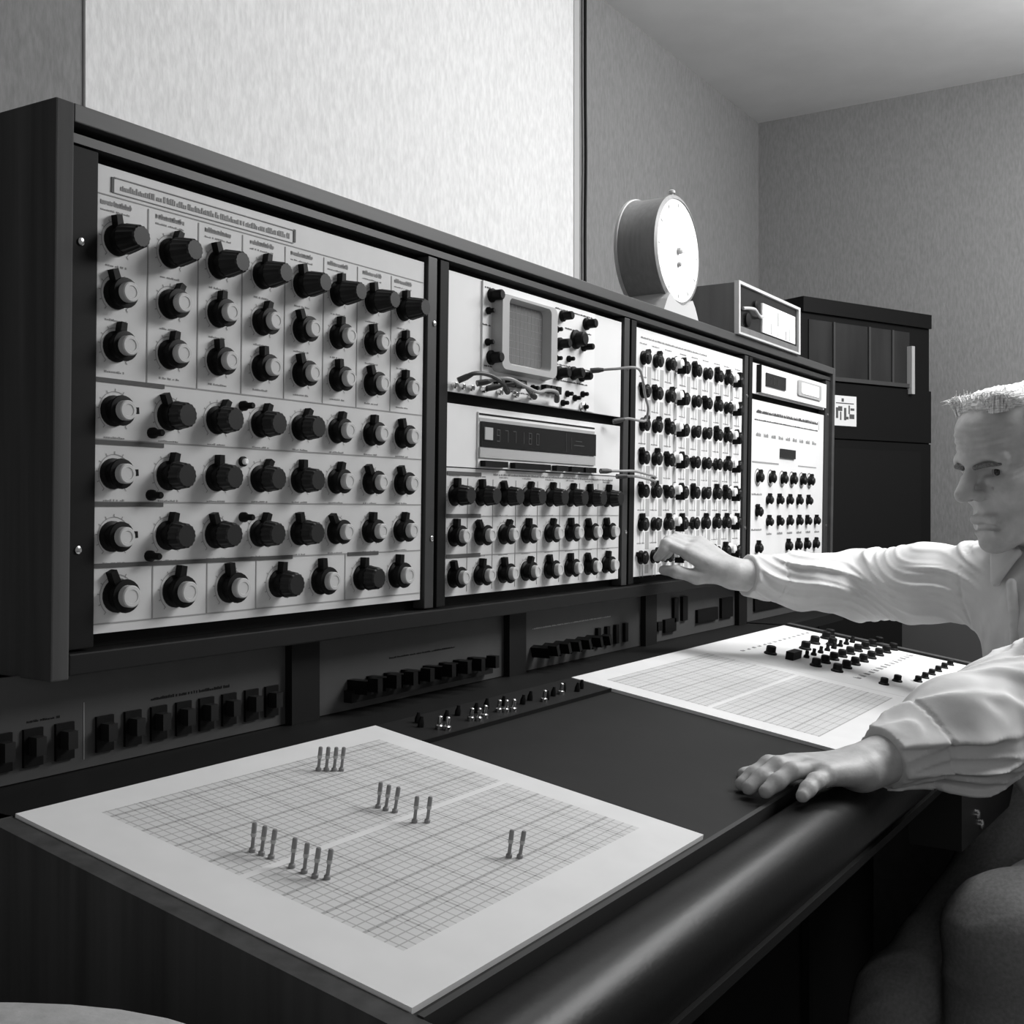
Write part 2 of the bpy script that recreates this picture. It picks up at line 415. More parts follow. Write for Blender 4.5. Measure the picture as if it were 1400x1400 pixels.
me = bm; obj('dial_scales', me, 'print', pa)
obj('lettering', bars(marks, -.0004, -.0001), 'print', pa)
rects = []
for x in (.0585, .1192, .1775, .2390, .2997, .3569, .4190): rects.append((x - .0006, x + .0006, 1.270 - ZB, 1.4306 - ZB))
for z in (1.2695, 1.2150, 1.1590, 1.1027, 1.0500): rects.append((0.001, W - .001, z - .0006 - ZB, z + .0006 - ZB))
rects.append((0.001, W - .001, 1.4325 - ZB, 1.4335 - ZB)); rects.append((.0, .0012, 1.4335 - ZB, 1.4575 - ZB))
for x in (.0677, .1347, .2015, .3412): rects.append((x - .0006, x + .0006, 1.0500 - ZB, 1.1027 - ZB))
obj('ruled_lines', bars(rects, -.0005, -.0001), 'print', pa)
rects = [(.0015, .079, z - .0035 - ZB, z + .0005 - ZB) for z in (1.2695, 1.2140, 1.1585)]
rects += [(.0015, .255, 1.1000 - ZB, 1.1040 - ZB), (.345, .40, 1.1000 - ZB, 1.1040 - ZB), (.0165, .0195, 1.4365 - ZB, 1.4500 - ZB), (.2510, .2540, 1.4380 - ZB, 1.4515 - ZB),
          (.0195, .0215, 1.4495 - ZB, 1.4500 - ZB)]
obj('title_frame', bars([(.0195, .2510, 1.4500 - ZB, 1.4508 - ZB), (.0195, .2510, 1.4363 - ZB, 1.4370 - ZB)], -.0009, -.0001), 'print', pa)
obj('label_bars', bars(rects, -.0009, -.0001), 'printd', pa)
obj('title_lettering', bars(smudge(.027, .245, 1.4430 - ZB, .0055), -.0006, -.0001), 'print', pa)
for x, z in ((.1795, 1.2577), (.1812, 1.1448), (.0645, 1.2236), (.0638, 1.1657), (.0628, 1.1091)): simple(pa, KPs, x, z - ZB, 'push_button').scale = (1.15, 1.15, 1.15)
wb = obj('push_button', lathe(bmesh.new(), [(.0052, 0), (.0052, .003), (.0040, .0032)], 16), 'knob', pa, (.1803, 0, 1.2013 - ZB), True)
obj('white_top', lathe(bmesh.new(), [(.0032, .0032), (.0032, .006), (.002, .007)], 14), 'face', wb, None, True)  # plain white top of the button

# ---- second bay: oscilloscope, counter, knob panel
X2 = W + G
zt = 1.4585; zm = 1.3045
sc = module('oscilloscope', 'oscilloscope with rounded square screen set in a white rack plate', 'oscilloscope', X2, z0=zm, m='white')
sz = lambda z: z - zm
q = obj('instrument_front', B(.076, .388, -.010, 0, .0008, .1535), 'instl', sc, bevel=.002)
f = lambda x, z: (x - X2, z - zm)
bz = bmesh.new()
o1 = rrect(.7075 - X2, 1.3930 - zm, .076, .0535, .012); o2 = rrect(.7075 - X2, 1.3955 - zm, .0500, .0410, .007)
ya = [bz.verts.new((x, -.010, z)) for x, z in o1]; yb = [bz.verts.new((x * 1, -.026, z)) for x, z in rrect(.7075 - X2, 1.3930 - zm, .073, .0505, .011)]
yc = [bz.verts.new((x, -.026, z)) for x, z in rrect(.7075 - X2, 1.3950 - zm, .056, .0450, .008)]; yd = [bz.verts.new((x, -.013, z)) for x, z in o2]
n = len(o1)
for a, b in ((ya, yb), (yb, yc), (yc, yd)):
    for i in range(n): bz.faces.new((a[i], a[(i + 1) % n], b[(i + 1) % n], b[i]))
obj('screen_bezel', bz, 'inst', sc, smooth=True)
scr = obj('screen', prism_xz(bmesh.new(), o2, -.014, -.0115), 'screen', sc)
gr = []
for k in range(1, 10): gr.append((.6575 - X2 + k * .010, .6577 - X2 + k * .010, sz(1.356), sz(1.435)))
for k in range(1, 8): gr.append((.659 - X2, .756 - X2, sz(1.356) + k * .0099, sz(1.3562) + k * .0099))
obj('graticule', bars(gr, -.0143, -.0139), 'inst', scr)
for x, z, s in ((.630, 1.4407, 1), (.630, 1.3573, 1.05), (.820, 1.4402, .9), (.893, 1.4385, 1), (.8601, 1.4106, 1.55), (.8130, 1.3982, 1), (.812, 1.3552, 1.1), (.8545, 1.3590, 1.1), (.880, 1.357, .9), (.885, 1.402, .7)):
    simple(sc, KP, x - X2, sz(z), y=-.010).scale = (s, 1.15, s)
for x, z in ((.6423, 1.3270), (.7380, 1.3260), (.8369, 1.3265), (.8601, 1.3222), (.8840, 1.3300), (.622, 1.419), (.621, 1.377), (.803, 1.418), (.803, 1.3756), (.84, 1.379), (.8843, 1.3105), (.824, 1.3119)):
    simple(sc, KPs, x - X2, sz(z), 'toggle', y=-.010).scale = (1.1, .8, 1.1)
for x0 in (.667, .682, .698, .763, .779, .795): obj('push_key', B(x0 - X2, x0 + .0125 - X2, -.0185, -.010, sz(1.3225), sz(1.3335)), 'knob', sc, bevel=.001)
mk = []
for x0, x1, z in ((.615, .645, 1.450), (.800, .915, 1.450), (.66, .73, 1.3165), (.80, .91, 1.368), (.80, .90, 1.345), (.615, .65, 1.3455), (.61, .63, 1.40), (.83, .91, 1.424)): mk += smudge(x0 - X2, x1 - X2, sz(z), .002)
obj('lettering', bars(mk, -.0106, -.0100), 'printd', sc)
obj('socket_ring', lathe(bmesh.new(), [(.0075, 0), (.0075, .005), (.005, .006), (.005, .002)], 18), 'chrome', sc, (.884 - X2, -.010, sz(1.3105)), True)
for x in (.548, .565, .585, .612, .650, .690, .730):
    obj('socket_ring', lathe(bmesh.new(), [(.0042, 0), (.0042, .006), (.003, .007)], 12), 'chrome', sc, (x - X2, -.010 if x > .61 else 0, sz(1.3125)), True)

z2 = 1.2085
fc = module('frequency_counter', 'electronic counter with wide black display window below the oscilloscope', 'counter', X2, z0=z2, z1=1.2895, m='white')
cz = lambda z: z - z2
obj('chassis', B(.069, .392, -.008, 0, .0008, .0745), 'instl', fc, bevel=.0015)
obj('dark_stripe', B(.070, .391, -.0084, -.008, cz(1.2790), cz(1.2815)), 'rail', fc); obj('silver_strip', B(.070, .391, -.0086, -.008, cz(1.2705), cz(1.2755)), 'inst', fc)
dw = obj('display_window', B(.0725, .3905, -.0115, -.008, cz(1.2370), cz(1.2705)), 'dark', fc, bevel=.001)
dg = []
def digit(x, z, s, segs):
    t = .0011; wd = s * .5
    R = {'a': (x, x + wd, z + s - t, z + s), 'g': (x, x + wd, z + s / 2 - t / 2, z + s / 2 + t / 2), 'd': (x, x + wd, z, z + t), 'f': (x, x + t, z + s / 2, z + s), 'b': (x + wd - t, x + wd, z + s / 2, z + s), 'e': (x, x + t, z, z + s / 2), 'c': (x + wd - t, x + wd, z, z + s / 2)}
    return [R[c] for c in segs]
SG = {'9': 'abcdfg', '7': 'abc', '1': 'bc', '8': 'abcdefg', '0': 'abcdef'}
for k, ch in enumerate('977180'): dg += digit(.108 + k * .0205, cz(1.2455), .0165, SG[ch])
dg += [(.296, .2968, cz(1.2395), cz(1.268)), (.312, .3128, cz(1.244), cz(1.262)), (.320, .352, cz(1.2500), cz(1.2512)), (.325, .345, cz(1.2565), cz(1.2575))]
obj('digits', bars(dg, -.0119, -.0113), 'digit', dw)
obj('small_dial', B(.077, .096, -.0135, -.0113, cz(1.2465), cz(1.263)), 'inst', dw, bevel=.001)
obj('silver_strip', B(.070, .391, -.0105, -.008, cz(1.2225), cz(1.2360)), 'inst', fc, bevel=.001)
for x0, x1 in ((.074, .130), (.148, .245), (.262, .296), (.306, .342), (.350, .384)): obj('key_row', B(x0, x1, -.0165, -.008, cz(1.2105), cz(1.2185)), 'knob', fc, bevel=.001)

for c in list(fc.children):
    if c.name.split('.')[0] != 'front_plate': c.location.y += .0055
for c in list(sc.children):
    if c.name.split('.')[0] != 'front_plate' and not (c.name.startswith('socket') and c.location.y > -.005): c.location.y += .0075
fp = module('filter_panel', 'pale panel with three rows of eight knobs under the counter', 'control panel', X2, z1=1.2070, m='panel')
XF = [.0190, .0790, .1370, .1960, .2600, .3200, .3795, .4375]
bm = bmesh.new(); mk = []
for r, z in enumerate((1.1718, 1.1194, 1.0662)):
    for x in XF:
        knob(fp, x, z - ZB, 'b' if r == 0 else 's'); arc_print(bm, x, z - ZB, .0165)
        mk += smudge(x - .012, x + .012, z + .0255 - ZB, .002)
obj('dial_scales', bm, 'print', fp)
obj('lettering', bars(mk + smudge(.11, .46, 1.2010 - ZB, .003), -.0004, -.0001), 'print', fp)
rects = [(.002, W - .002, z - .0006 - ZB, z + .0006 - ZB) for z in (1.1445, 1.0925)]
for x in XF[:-1]: rects.append((x + .0297, x + .0307, 1.046 - ZB, 1.194 - ZB))
obj('ruled_lines', bars(rects, -.0005, -.0001), 'print', fp)
obj('label_bars', bars([(.002, .080, z - ZB, z + .005 - ZB) for z in (1.1425, 1.0905, 1.1975)], -.0008, -.0001), 'printd', fp)

# ---- third bay: mixer
X3 = 2 * (W + G)
mx = module('mixer_panel', 'white panel packed with seven rows of black knobs in the third bay', 'control panel', X3, m='white')
XM = [1.099, 1.148, 1.200, 1.262, 1.314, 1.3655, 1.4195, 1.469, 1.526]
bm = bmesh.new(); mk = []; ln = []
for r in range(7):
    z = 1.4100 - r * .0561
    for i, x in enumerate(XM):
        if r == 6 and i in (4, 5): pass
        knob(mx, x - X3, z - ZB, 'b', True, ang=random.uniform(-1.7, 1.7), scale=1.08)
        mk += smudge(x - .014 - X3, x + .014 - X3, z + .024 - ZB, .002)
        ln.append((x - .003 - X3, x - .0022 - X3, z - .034 - ZB, z - .0135 - ZB)); ln.append((x + .009 - X3, x + .0100 - X3, z - .034 - ZB, z - .0135 - ZB))
    for x in (1.2335, 1.4985):
        if r < 7:
            o = obj('selector_switch', lathe(bmesh.new(), [(.0125, 0), (.0125, .003), (.0085, .004), (.0085, .012), (.0065, .013)], 18), 'white', mx, (x - X3, 0, z + .004 - ZB), True)
            obj('switch_lever', B(-.0016, .0016, -.020, -.003, -.018, -.004), 'knob', o, bevel=.0006)
        arc_print(bm, x - X3, z + .004 - ZB, .0125, .0018, -170, 170, 20, 2)
obj('dial_scales', bm, 'printd', mx)
obj('lettering', bars(mk + smudge(.02, .3, 1.4440 - ZB, .003), -.0004, -.0001), 'print', mx)
obj('ruled_lines', bars(ln, -.0004, -.0001), 'print', mx)
bd_ = []
for r in range(7):
    z = 1.4100 - r * .0561 - ZB
    for a, b_ in zip(XM, XM[1:]): bd_.append(((a + b_) / 2 - .007 - X3, (a + b_) / 2 + .007 - X3, max(.004, z - .043), z - .013))
obj('grey_bands', bars(bd_, -.0003, -.0001), 'inst', mx)

# ---- fourth bay: small unit and sequencer
X4 = 3 * (W + G)
du = module('display_unit', 'small white unit with dark window and outlined meter at top of the last bay', 'display unit', X4, z0=1.3955, m='white')
obj('carrier', B(.040, .478, -.007, 0, .004, .0605), 'white', du, bevel=.001)
obj('handle_bar', B(.028, .034, -.009, 0, .003, .0605), 'rail', du, bevel=.001)
dwn = obj('display_window', B(.062, .184, -.0095, -.007, .0195, .0470), 'dark', du, bevel=.001)
obj('digits', bars(digit(.085, .026, .014, 'abc') + digit(.105, .026, .014, 'abcdef') + digit(.125, .026, .014, 'bc'), -.0099, -.0093), 'digit', dwn)
mt_ = obj('meter_frame', prism_xz(bmesh.new(), rrect(.347, .0345, .083, .0175, .006), -.0105, -.007), 'inst', du)
obj('meter_scale', prism_xz(bmesh.new(), rrect(.347, .0350, .062, .0125, .004), -.0115, -.0104), 'face', mt_)
sq = module('sequencer_panel', 'white lower panel with small window and rows of black knobs in the last bay', 'control panel', X4, z1=1.3830, m='white')
for x in (1.6479, 1.7237, 1.7973, 1.8615, 1.9285, 1.9843): knob(sq, x - X4, 1.2225 - ZB, 'b', True, ang=.5)
for x in (1.7078, 1.7744, 1.8377, 1.9036, 1.9726): knob(sq, x - X4, 1.1757 - ZB, 'b', True, scale=.85)
for x in (1.7098, 1.7765, 1.8398, 1.9058, 1.9678, 2.0322): knob(sq, x - X4, 1.1292 - ZB, 'b', True, scale=.85)
for x in (1.8357, 1.9016, 1.9634, 2.0277, 1.6481): knob(sq, x - X4, 1.0745 - ZB, 'b', True, scale=.95)
knob(sq, 1.6455 - X4, 1.1507 - ZB, 'b', True, scale=.95)
bm = bmesh.new()
for x in (1.6479, 1.7237, 1.7973, 1.8615, 1.9285, 1.9843): arc_print(bm, x - X4, 1.2225 - ZB, .0165, .002, -170, 170, 20, 2)
obj('dial_scales', bm, 'printd', sq)
obj('readout_window', B(1.7804 - X4, 1.8763 - X4, -.004, 0, 1.2688 - ZB, 1.2885 - ZB), 'dark', sq, bevel=.001)
mk = smudge(.03, .437, 1.3600 - ZB, .007) + smudge(.02, .437, 1.3425 - ZB, .003)
obj('header_lettering', bars(mk, -.0005, -.0001), 'printd', sq)
mk = []
for k in range(9): mk += smudge(.03 + k * .046, .058 + k * .046, 1.3120 - ZB, .008)
for k in range(6): mk += smudge(.1 + k * .065, .135 + k * .065, 1.1035 - ZB, .005)
mk += smudge(.01, .07, 1.1870 - ZB, .004) + smudge(.01, .07, 1.1130 - ZB, .004)
obj('lettering', bars(mk, -.0005, -.0001), 'print', sq)
obj('ruled_lines', bars([(.01, .17, 1.2525 - ZB, 1.2560 - ZB), (.30, .43, 1.2535 - ZB, 1.2560 - ZB), (.445, .447, 1.345 - ZB, 1.366 - ZB)], -.0005, -.0001), 'print', sq)

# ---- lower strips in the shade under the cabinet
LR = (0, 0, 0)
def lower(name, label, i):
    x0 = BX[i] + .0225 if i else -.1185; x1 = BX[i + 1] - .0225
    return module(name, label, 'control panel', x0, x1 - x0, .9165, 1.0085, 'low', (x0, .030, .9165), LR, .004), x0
SWB = meshof(box(bmesh.new(), -.0095, .0095, -.003, 0, -.0165, .0165), 'knob', False)
SWL = meshof(box(bmesh.new(), -.005, .005, -.014, -.003, -.006, .010), 'knobc', False)
def rocker(p, x, z=.0285):
    o = simple(p, SWB, x, z, 'rocker_switch'); c = bpy.data.objects.new('switch_key', SWL); COL.objects.link(c); c.parent = o
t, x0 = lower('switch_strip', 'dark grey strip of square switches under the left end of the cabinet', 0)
for x in (-.099, -.068, -.038, -.006, .037, .069, .100, .131, .161, .192, .224, .254): 
    if x + .01 < BX[1] - .0225: rocker(t, x - x0)
obj('lettering', bars(smudge(-.043 - x0, -.01 - x0, .0510, .002) + smudge(.092 - x0, .194 - x0, .0525, .003), -.0004, -.0001), 'black', t)
obj('ruled_lines', bars([(.0150 - x0, .0158 - x0, .008, .060)], -.0004, -.0001), 'print', t)
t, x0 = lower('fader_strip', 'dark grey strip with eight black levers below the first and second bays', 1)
LV = bmesh.new(); box(LV, -.006, .006, -.030, 0, -.010, .006); box(LV, -.0045, .0045, -.045, -.030, -.006, .010); LVM = meshof(LV, 'knob', False)
for x in (.387, .422, .455, .489, .535, .570, .602, .636): simple(t, LVM, x - x0, .0300, 'lever')
obj('lever_plate', B(.375 - x0, .675 - x0, -.012, 0, .010, .024), 'black', t, bevel=.001)
obj('lettering', bars(smudge(.46 - x0, .60 - x0, .053, .002), -.0004, -.0001), 'black', t)
t, x0 = lower('lever_strip', 'dark grey strip with leaning levers and four narrow slots below the knob rows', 2)
for x in (.800, .834, .866, .898, .935, .965):
    o = simple(t, LVM, x - x0, .0290, 'lever'); o.rotation_euler = (0, -.35, 0); o.scale = (.8, 1, 1)
for x in (1.000, 1.032, 1.064, 1.098):
    o = simple(t, SWB, x - x0, .0290, 'slot_switch'); o.scale = (.55, 2, .95)
obj('lettering', bars(smudge(.80 - x0, 1.05 - x0, .060, .002), -.0004, -.0001), 'print', t)
t, x0 = lower('meter_strip', 'dark grey strip with black square and two tall slots behind the outstretched arm', 3)
for xa, xb, za, zb in ((1.222, 1.240, .020, .036), (1.252, 1.300, .014, .038), (1.292, 1.310, .030, .075), (1.330, 1.352, .030, .075), (1.40, 1.50, .02, .045), (1.52, 1.58, .02, .06)):
    obj('dark_insert', B(xa - x0, xb - x0, -.006, 0, za, zb), 'knob', t, bevel=.001)
t, x0 = lower('blank_strip', 'plain dark grey strip under the right end of the cabinet', 4)
obj('dark_insert', B(.06, .30, -.005, 0, .02, .06), 'knob', t, bevel=.001)

# ------------------------------------------------------------------ desk modules
DR = (-(PI / 2 - T), 0, 0)                # local -y is the desk's normal, local z runs up the slope
def deskthing(name, label, cat, x0): return thing(name, label, cat, (x0, DY, DZ), DR)
def matrix_mat(name, x0, x1, z0, z1, p, wl=None):
    m = bpy.data.materials.new(name); m.use_nodes = True; nt = m.node_tree; b = nt.nodes['Principled BSDF']
    b.inputs['Roughness'].default_value = .45; b.inputs['Specular IOR Level'].default_value = .3
    tc = nt.nodes.new('ShaderNodeTexCoord'); sp = nt.nodes.new('ShaderNodeSeparateXYZ'); nt.links.new(tc.outputs['Object'], sp.inputs[0])
    def mth(op, a, c=None):
        n = nt.nodes.new('ShaderNodeMath'); n.operation = op
        for i, q in enumerate((a, c)):
            if q is None: continue
            if isinstance(q, (int, float)): n.inputs[i].default_value = q
            else: nt.links.new(q, n.inputs[i])
        return n.outputs[0]
    X, Z = sp.outputs['X'], sp.outputs['Z']
    def lines(v, per, wd, off=0): return mth('LESS_THAN', mth('FRACT', mth('ADD', mth('DIVIDE', v, per), 50 + off)), wd / per)
    inside = mth('MULTIPLY', mth('MULTIPLY', mth('GREATER_THAN', X, x0), mth('LESS_THAN', X, x1)), mth('MULTIPLY', mth('GREATER_THAN', Z, z0), mth('LESS_THAN', Z, z1)))
    fine = mth('MAXIMUM', lines(X, p, .0013), lines(Z, p, .0013))
    bold = mth('MAXIMUM', lines(X, p * 5, .0022, .1), lines(Z, p * 4, .0020, .3))
    tint = inside
    # value = 1 - inside*(.05 + .2 fine + .3 bold)
    k = mth('ADD', mth('ADD', mth('MULTIPLY', fine, .30), mth('MULTIPLY', bold, .30)), .14)
    dk = mth('MULTIPLY', tint, k)
    if wl is not None:
        ln = mth('MULTIPLY', mth('LESS_THAN', mth('ABSOLUTE', mth('SUBTRACT', Z, wl)), .0035), 1.0); dk = mth('MULTIPLY', dk, mth('SUBTRACT', 1, ln))
    nz = nt.nodes.new('ShaderNodeTexNoise'); nz.inputs['Scale'].default_value = 22; nt.links.new(tc.outputs['Object'], nz.inputs['Vector'])
    v = mth('MULTIPLY', mth('SUBTRACT', 1, dk), mth('ADD', mth('MULTIPLY', nz.outputs['Fac'], .10), .72))
    c = nt.nodes.new('ShaderNodeCombineColor')
    for i in range(3): nt.links.new(v, c.inputs[i])
    nt.links.new(c.outputs[0], b.inputs['Base Color']); return m
pm = deskthing('patch_board', 'large square white pin patching board ruled with a fine grid, nearest the camera', 'patch board', -.117)
o = obj('plate', B(0, .4365, -.0015, .003, -.3885, 0), matrix_mat('grid_print_a', .052, .400, -.341, -.035, .0093, -.193), pm)
pm2 = deskthing('patch_board', 'white pin patching board crossed by the shadow of the reaching arm', 'patch board', .7534)
o = obj('plate', B(0, .4345, -.0015, .003, -.3885, 0), matrix_mat('grid_print_b', .040, .405, -.345, -.035, .0093, -.193), pm2)
PINM = lathe(bmesh.new(), [(.0026, 0), (.0026, .0025), (.0015, .0035), (.0014, .012), (.0020, .014), (.0020, .022), (.0014, .023)], 12); PINM = meshof(PINM, 'pin')
PINR = meshof(lathe(bmesh.new(), [(.0020, .0120), (.0023, .0135), (.0020, .0150)], 12), 'pinl')
PINS = [((.155, .066), (.161, .0705), (.167, .075), (.173, .079)), ((-.0275, .1645), (-.0262, .173), (-.025, .182)), ((-.0252, .2035), (-.0252, .2160), (-.0250, .2265), (-.0200, .2340)),
        ((.1255, .163), (.1262, .1710), (.129, .1790)), ((.1240, .2045), (.1330, .2115)), ((.1262, .3000), (.1325, .3065))]
DN = Vector((0, -st, ct))
GN = ['of the four pins furthest back', 'of the three at the left above the white ruling', 'of the four below the white ruling', 'of the three pins at mid board', 'of the two pins just right of the middle three', 'of the two pins nearest the front edge']
OW = {2: ['left one', 'right one'], 3: ['leftmost', 'middle one', 'rightmost'], 4: ['leftmost', 'second from left', 'third from left', 'rightmost']}
for g, (pts, nm) in enumerate(zip(PINS, GN)):
    for j, (x, s) in enumerate(pts):
        y, z = dp(s, .0015)
        t = thing('patch_pin', 'grey upright patch pin, ' + OW[len(pts)][j] + ' ' + nm, 'pin', (x, y, z), (PI / 2 * 0 - (PI / 2 - T) + random.uniform(-.04, .04), 0, 0), 'patch pins standing in the near board')
        a = bpy.data.objects.new('shaft', PINM); COL.objects.link(a); a.parent = t
        b_ = bpy.data.objects.new('collar', PINR); COL.objects.link(b_); b_.parent = t
# desk knob panel
kp = deskthing('desk_control_panel', 'white desk panel with rows of small black knobs beside the forearm', 'control panel', 1.1885)
obj('plate', B(0, .4500, -.0015, .003, -.3885, 0), 'white', kp)
def dk(x, s, me=KP, sc=1.): o = simple(kp, me, x - 1.1885, -s, y=-.0015); o.scale = (sc, sc * .75, sc); return o
for x, s in ((1.2848, .100), (1.4135, .120), (1.4974, .110), (1.6255, .100), (1.5235, .136), (1.585, .105)): dk(x, s, sc=1.2)
st_ = obj('turn_key', B(-.022, .022, -.014, 0, -.007, .007), 'knob', kp, (1.292 - 1.1885, -.0015, -.139), bevel=.003)
for k in range(9): dk(1.273 + k * .0508 * .98, .1855, sc=1.1)
for k in range(8): dk(1.269 + k * .0519, .2235, sc=1.1)
dk(1.253, .306, sc=.9); dk(1.3065, .314, sc=.9)
for k in range(6): dk(1.350 + k * .0500, .3378, sc=.8)
for k in range(8): dk(1.33 + k * .04, .150, KPs, 1.2)
mk = []
for k in range(14): mk += smudge(1.25 - 1.1885 + k * .027, 1.262 - 1.1885 + k * .027, -.262, .012) + smudge(1.25 - 1.1885 + k * .027, 1.262 - 1.1885 + k * .027, -.06, .006)
obj('lettering', bars(mk, -.0019, -.0015), 'print', kp)
# centre strip with jacks
js = deskthing('jack_strip', 'narrow black strip of small jacks and toggles between the two white boards', 'jack strip', .3210)
obj('plate', B(0, .430, -.0010, .003, -.062, .0), 'black', js, bevel=.0005)
obj('edge_line', B(0, .430, -.0022, .003, -.0655, -.0630), 'rail', js)
JK = meshof(lathe(bmesh.new(), [(.0045, 0), (.0045, .004), (.0025, .005), (.0025, .014), (.001, .015)], 12), 'chrome'); JB = meshof(lathe(bmesh.new(), [(.006, 0), (.006, .010), (.004, .018), (.003, .024)], 12), 'knob')
for x, s in ((.375, .050), (.380, .057), (.437, .050), (.445, .055), (.462, .052), (.500, .047), (.508, .052), (.520, .055), (.598, .052), (.655, .044)): simple(js, JK, x - .321, -s + .004, 'jack', y=-.001)
for x, s in ((.362, .030), (.372, .018), (.41, .03), (.44, .025), (.47, .03), (.50, .025), (.53, .03), (.56, .04), (.585, .035), (.61, .045), (.635, .04), (.67, .035), (.69, .045), (.71, .04)): simple(js, JB, x - .321, -s, 'toggle', y=-.001).scale = (.6, .5, .6)

# ------------------------------------------------------------------ patch cords (hang in front of the second bay)
def PP(x, z, o):                          # a point o in front of the leaning panel
    d = z - ZB; return (x, -o * math.cos(TH) - d * math.sin(TH), ZB + d * math.cos(TH) - o * math.sin(TH))
def cord(pts, label, m='cord', r=.0021, plug=True):
    t = thing('patch_cable', label, 'cable', PP(*pts[0])); L = Vector(t.location)
    P = [Vector(PP(*p)) - L for p in pts]
    obj('lead', tube(bmesh.new(), spline(P, 7), r, 8), m, t, smooth=True)
    if plug:
        for a, b in ((P[0], P[1]), (P[-1], P[-2])):
            d = (b - a).normalized() * .02; obj('plug', tube(bmesh.new(), [a, a + d * .6, a + d], [.0042, .0042, .0028], 10), 'cordd', t, smooth=True)
cord([(.875, 1.364, .022), (.90, 1.368, .05), (.935, 1.372, .07), (.975, 1.360, .06), (1.005, 1.338, .05), (1.028, 1.318, .045), (1.030, 1.300, .04), (1.01, 1.297, .04), (.985, 1.299, .03), (.965, 1.293, .015)], 'pale cord curving from the oscilloscope over the divider and back')
cord([(.545, 1.318, .010), (.56, 1.328, .025), (.59, 1.328, .03), (.62, 1.320, .03), (.65, 1.3125, .018)], 'short dark cord looped at the lower left of the oscilloscope', 'cordd', .0028)
cord([(.585, 1.318, .012), (.62, 1.327, .035), (.66, 1.322, .035), (.70, 1.316, .035), (.735, 1.322, .03), (.77, 1.322, .025), (.792, 1.3125, .012)], 'long flat cord along the lower edge of the oscilloscope', 'cord', .0026)
cord([(.612, 1.314, .010), (.64, 1.322, .03), (.67, 1.325, .03), (.70, 1.318, .02), (.730, 1.3125, .012)], 'middle cord crossing the lower edge of the oscilloscope', 'cordd', .0022)
cord([(.93, 1.214, .012), (.965, 1.215, .03), (1.00, 1.216, .035), (1.04, 1.213, .035), (1.09, 1.209, .03), (1.115, 1.205, .012)], 'upper pale cord bridging from the counter to the mixer panel')
cord([(.985, 1.207, .012), (1.01, 1.208, .03), (1.045, 1.205, .035), (1.09, 1.202, .03), (1.118, 1.197, .012)], 'lower pale cord bridging from the counter to the mixer panel')

# ================================================================== ON TOP OF THE CABINET
TY = lambda z: -math.sin(TH) * (z - ZB)
ck = thing('clock', 'round drum shaped clock with bare white face on top of the console', 'clock', (1.297, .020, 1.500))
R = .101
dr = obj('drum', lathe(bmesh.new(), [(.06, -.080), (.094, -.080), (.101, -.076), (.1015, -.070), (.099, -.066), (.099, -.010), (.1015, -.004), (R, 0), (.094, .003), (.094, -.002)], 56, (0, 0, .131)), 'clock', ck, smooth=True)
obj('dial', lathe(bmesh.new(), [(.0945, -.004), (.0945, -.0005), (.094, 0)], 48, (0, -.001, .131)), 'face', ck, smooth=True)
obj('rear_rim', lathe(bmesh.new(), [(.0995, -.0815), (.1035, -.079), (.1035, -.074), (.0995, -.072)], 56, (0, 0, .131)), 'boxe', dr, smooth=True)
pk = bmesh.new()
for k in range(12):
    a = k * PI / 6; mtx = Matrix.Translation((0, -.0015, .131)) @ Matrix.Rotation(a, 4, 'Y'); box(pk, -.0008, .0008, -.0006, 0, .080, .087, mtx)
obj('hour_marks', pk, 'facep', ck)
hb = obj('hub', lathe(bmesh.new(), [(.006, 0), (.006, .006), (.003, .008)], 16, (0, -.001, .131)), 'inst', ck, smooth=True)
obj('hand', prism_xz(bmesh.new(), [(-.0015, .125), (.0015, .125), (.001, .185), (-.001, .185)], -.0045, -.0035), 'face', ck)
obj('hand', prism_xz(bmesh.new(), [(-.0015, .128), (-.0015, .132), (.045, .140), (.045, .138)], -.0060, -.0052), 'face', ck)
obj('setting_screw', lathe(bmesh.new(), [(.0045, 0), (.0045, .004), (.003, .006)], 14, (0, -.001, .106)), 'inst', ck, smooth=True)
obj('top_button', lathe(bmesh.new(), [(.003, 0), (.003, .009), (.0065, .010), (.0065, .014), (.004, .016)], 14, (0, .012, .229), 'z'), 'silver', ck, smooth=True)
ft = prism_xz(bmesh.new(), [(-.088, 0), (.088, 0), (.080, .007), (.062, .034), (.050, .046), (.025, .034), (.0, .030), (-.025, .034), (-.050, .046), (-.062, .034), (-.080, .007)], -.008, .092)
obj('cradle', ft, 'boxe', ck, bevel=.002)

bx = thing('recorder_box', 'grey box with glazed front and white chart meter on top of the console', 'instrument', (1.484, -.020, 1.500))
obj('case', B(.002, .366, .004, .105, 0, .1015), 'boxg', bx, bevel=.002)
fr = bmesh.new()
box(fr, 0, .370, -.006, .004, .0985, .1045); box(fr, 0, .370, -.006, .004, 0, .004); box(fr, 0, .008, -.006, .004, .004, .0985); box(fr, .358, .370, -.006, .004, .004, .0985)
obj('front_frame', fr, 'boxe', bx)
fx = obj('front_plate', B(.008, .358, -.001, .003, .004, .0985), 'dark', bx)
obj('base_plinth', B(.008, .358, -.005, -.001, .004, .016), 'boxg', bx)
ch = obj('chart', B(.135, .338, -.0045, -.001, .020, .080), 'face', bx, bevel=.001)
obj('chart_marks', bars([(.185, .189, .022, .045), (.225, .231, .044, .073), (.226, .230, .022, .034), (.275, .281, .022, .040), (.300, .303, .022, .048)], -.0049, -.0045), 'print', ch)
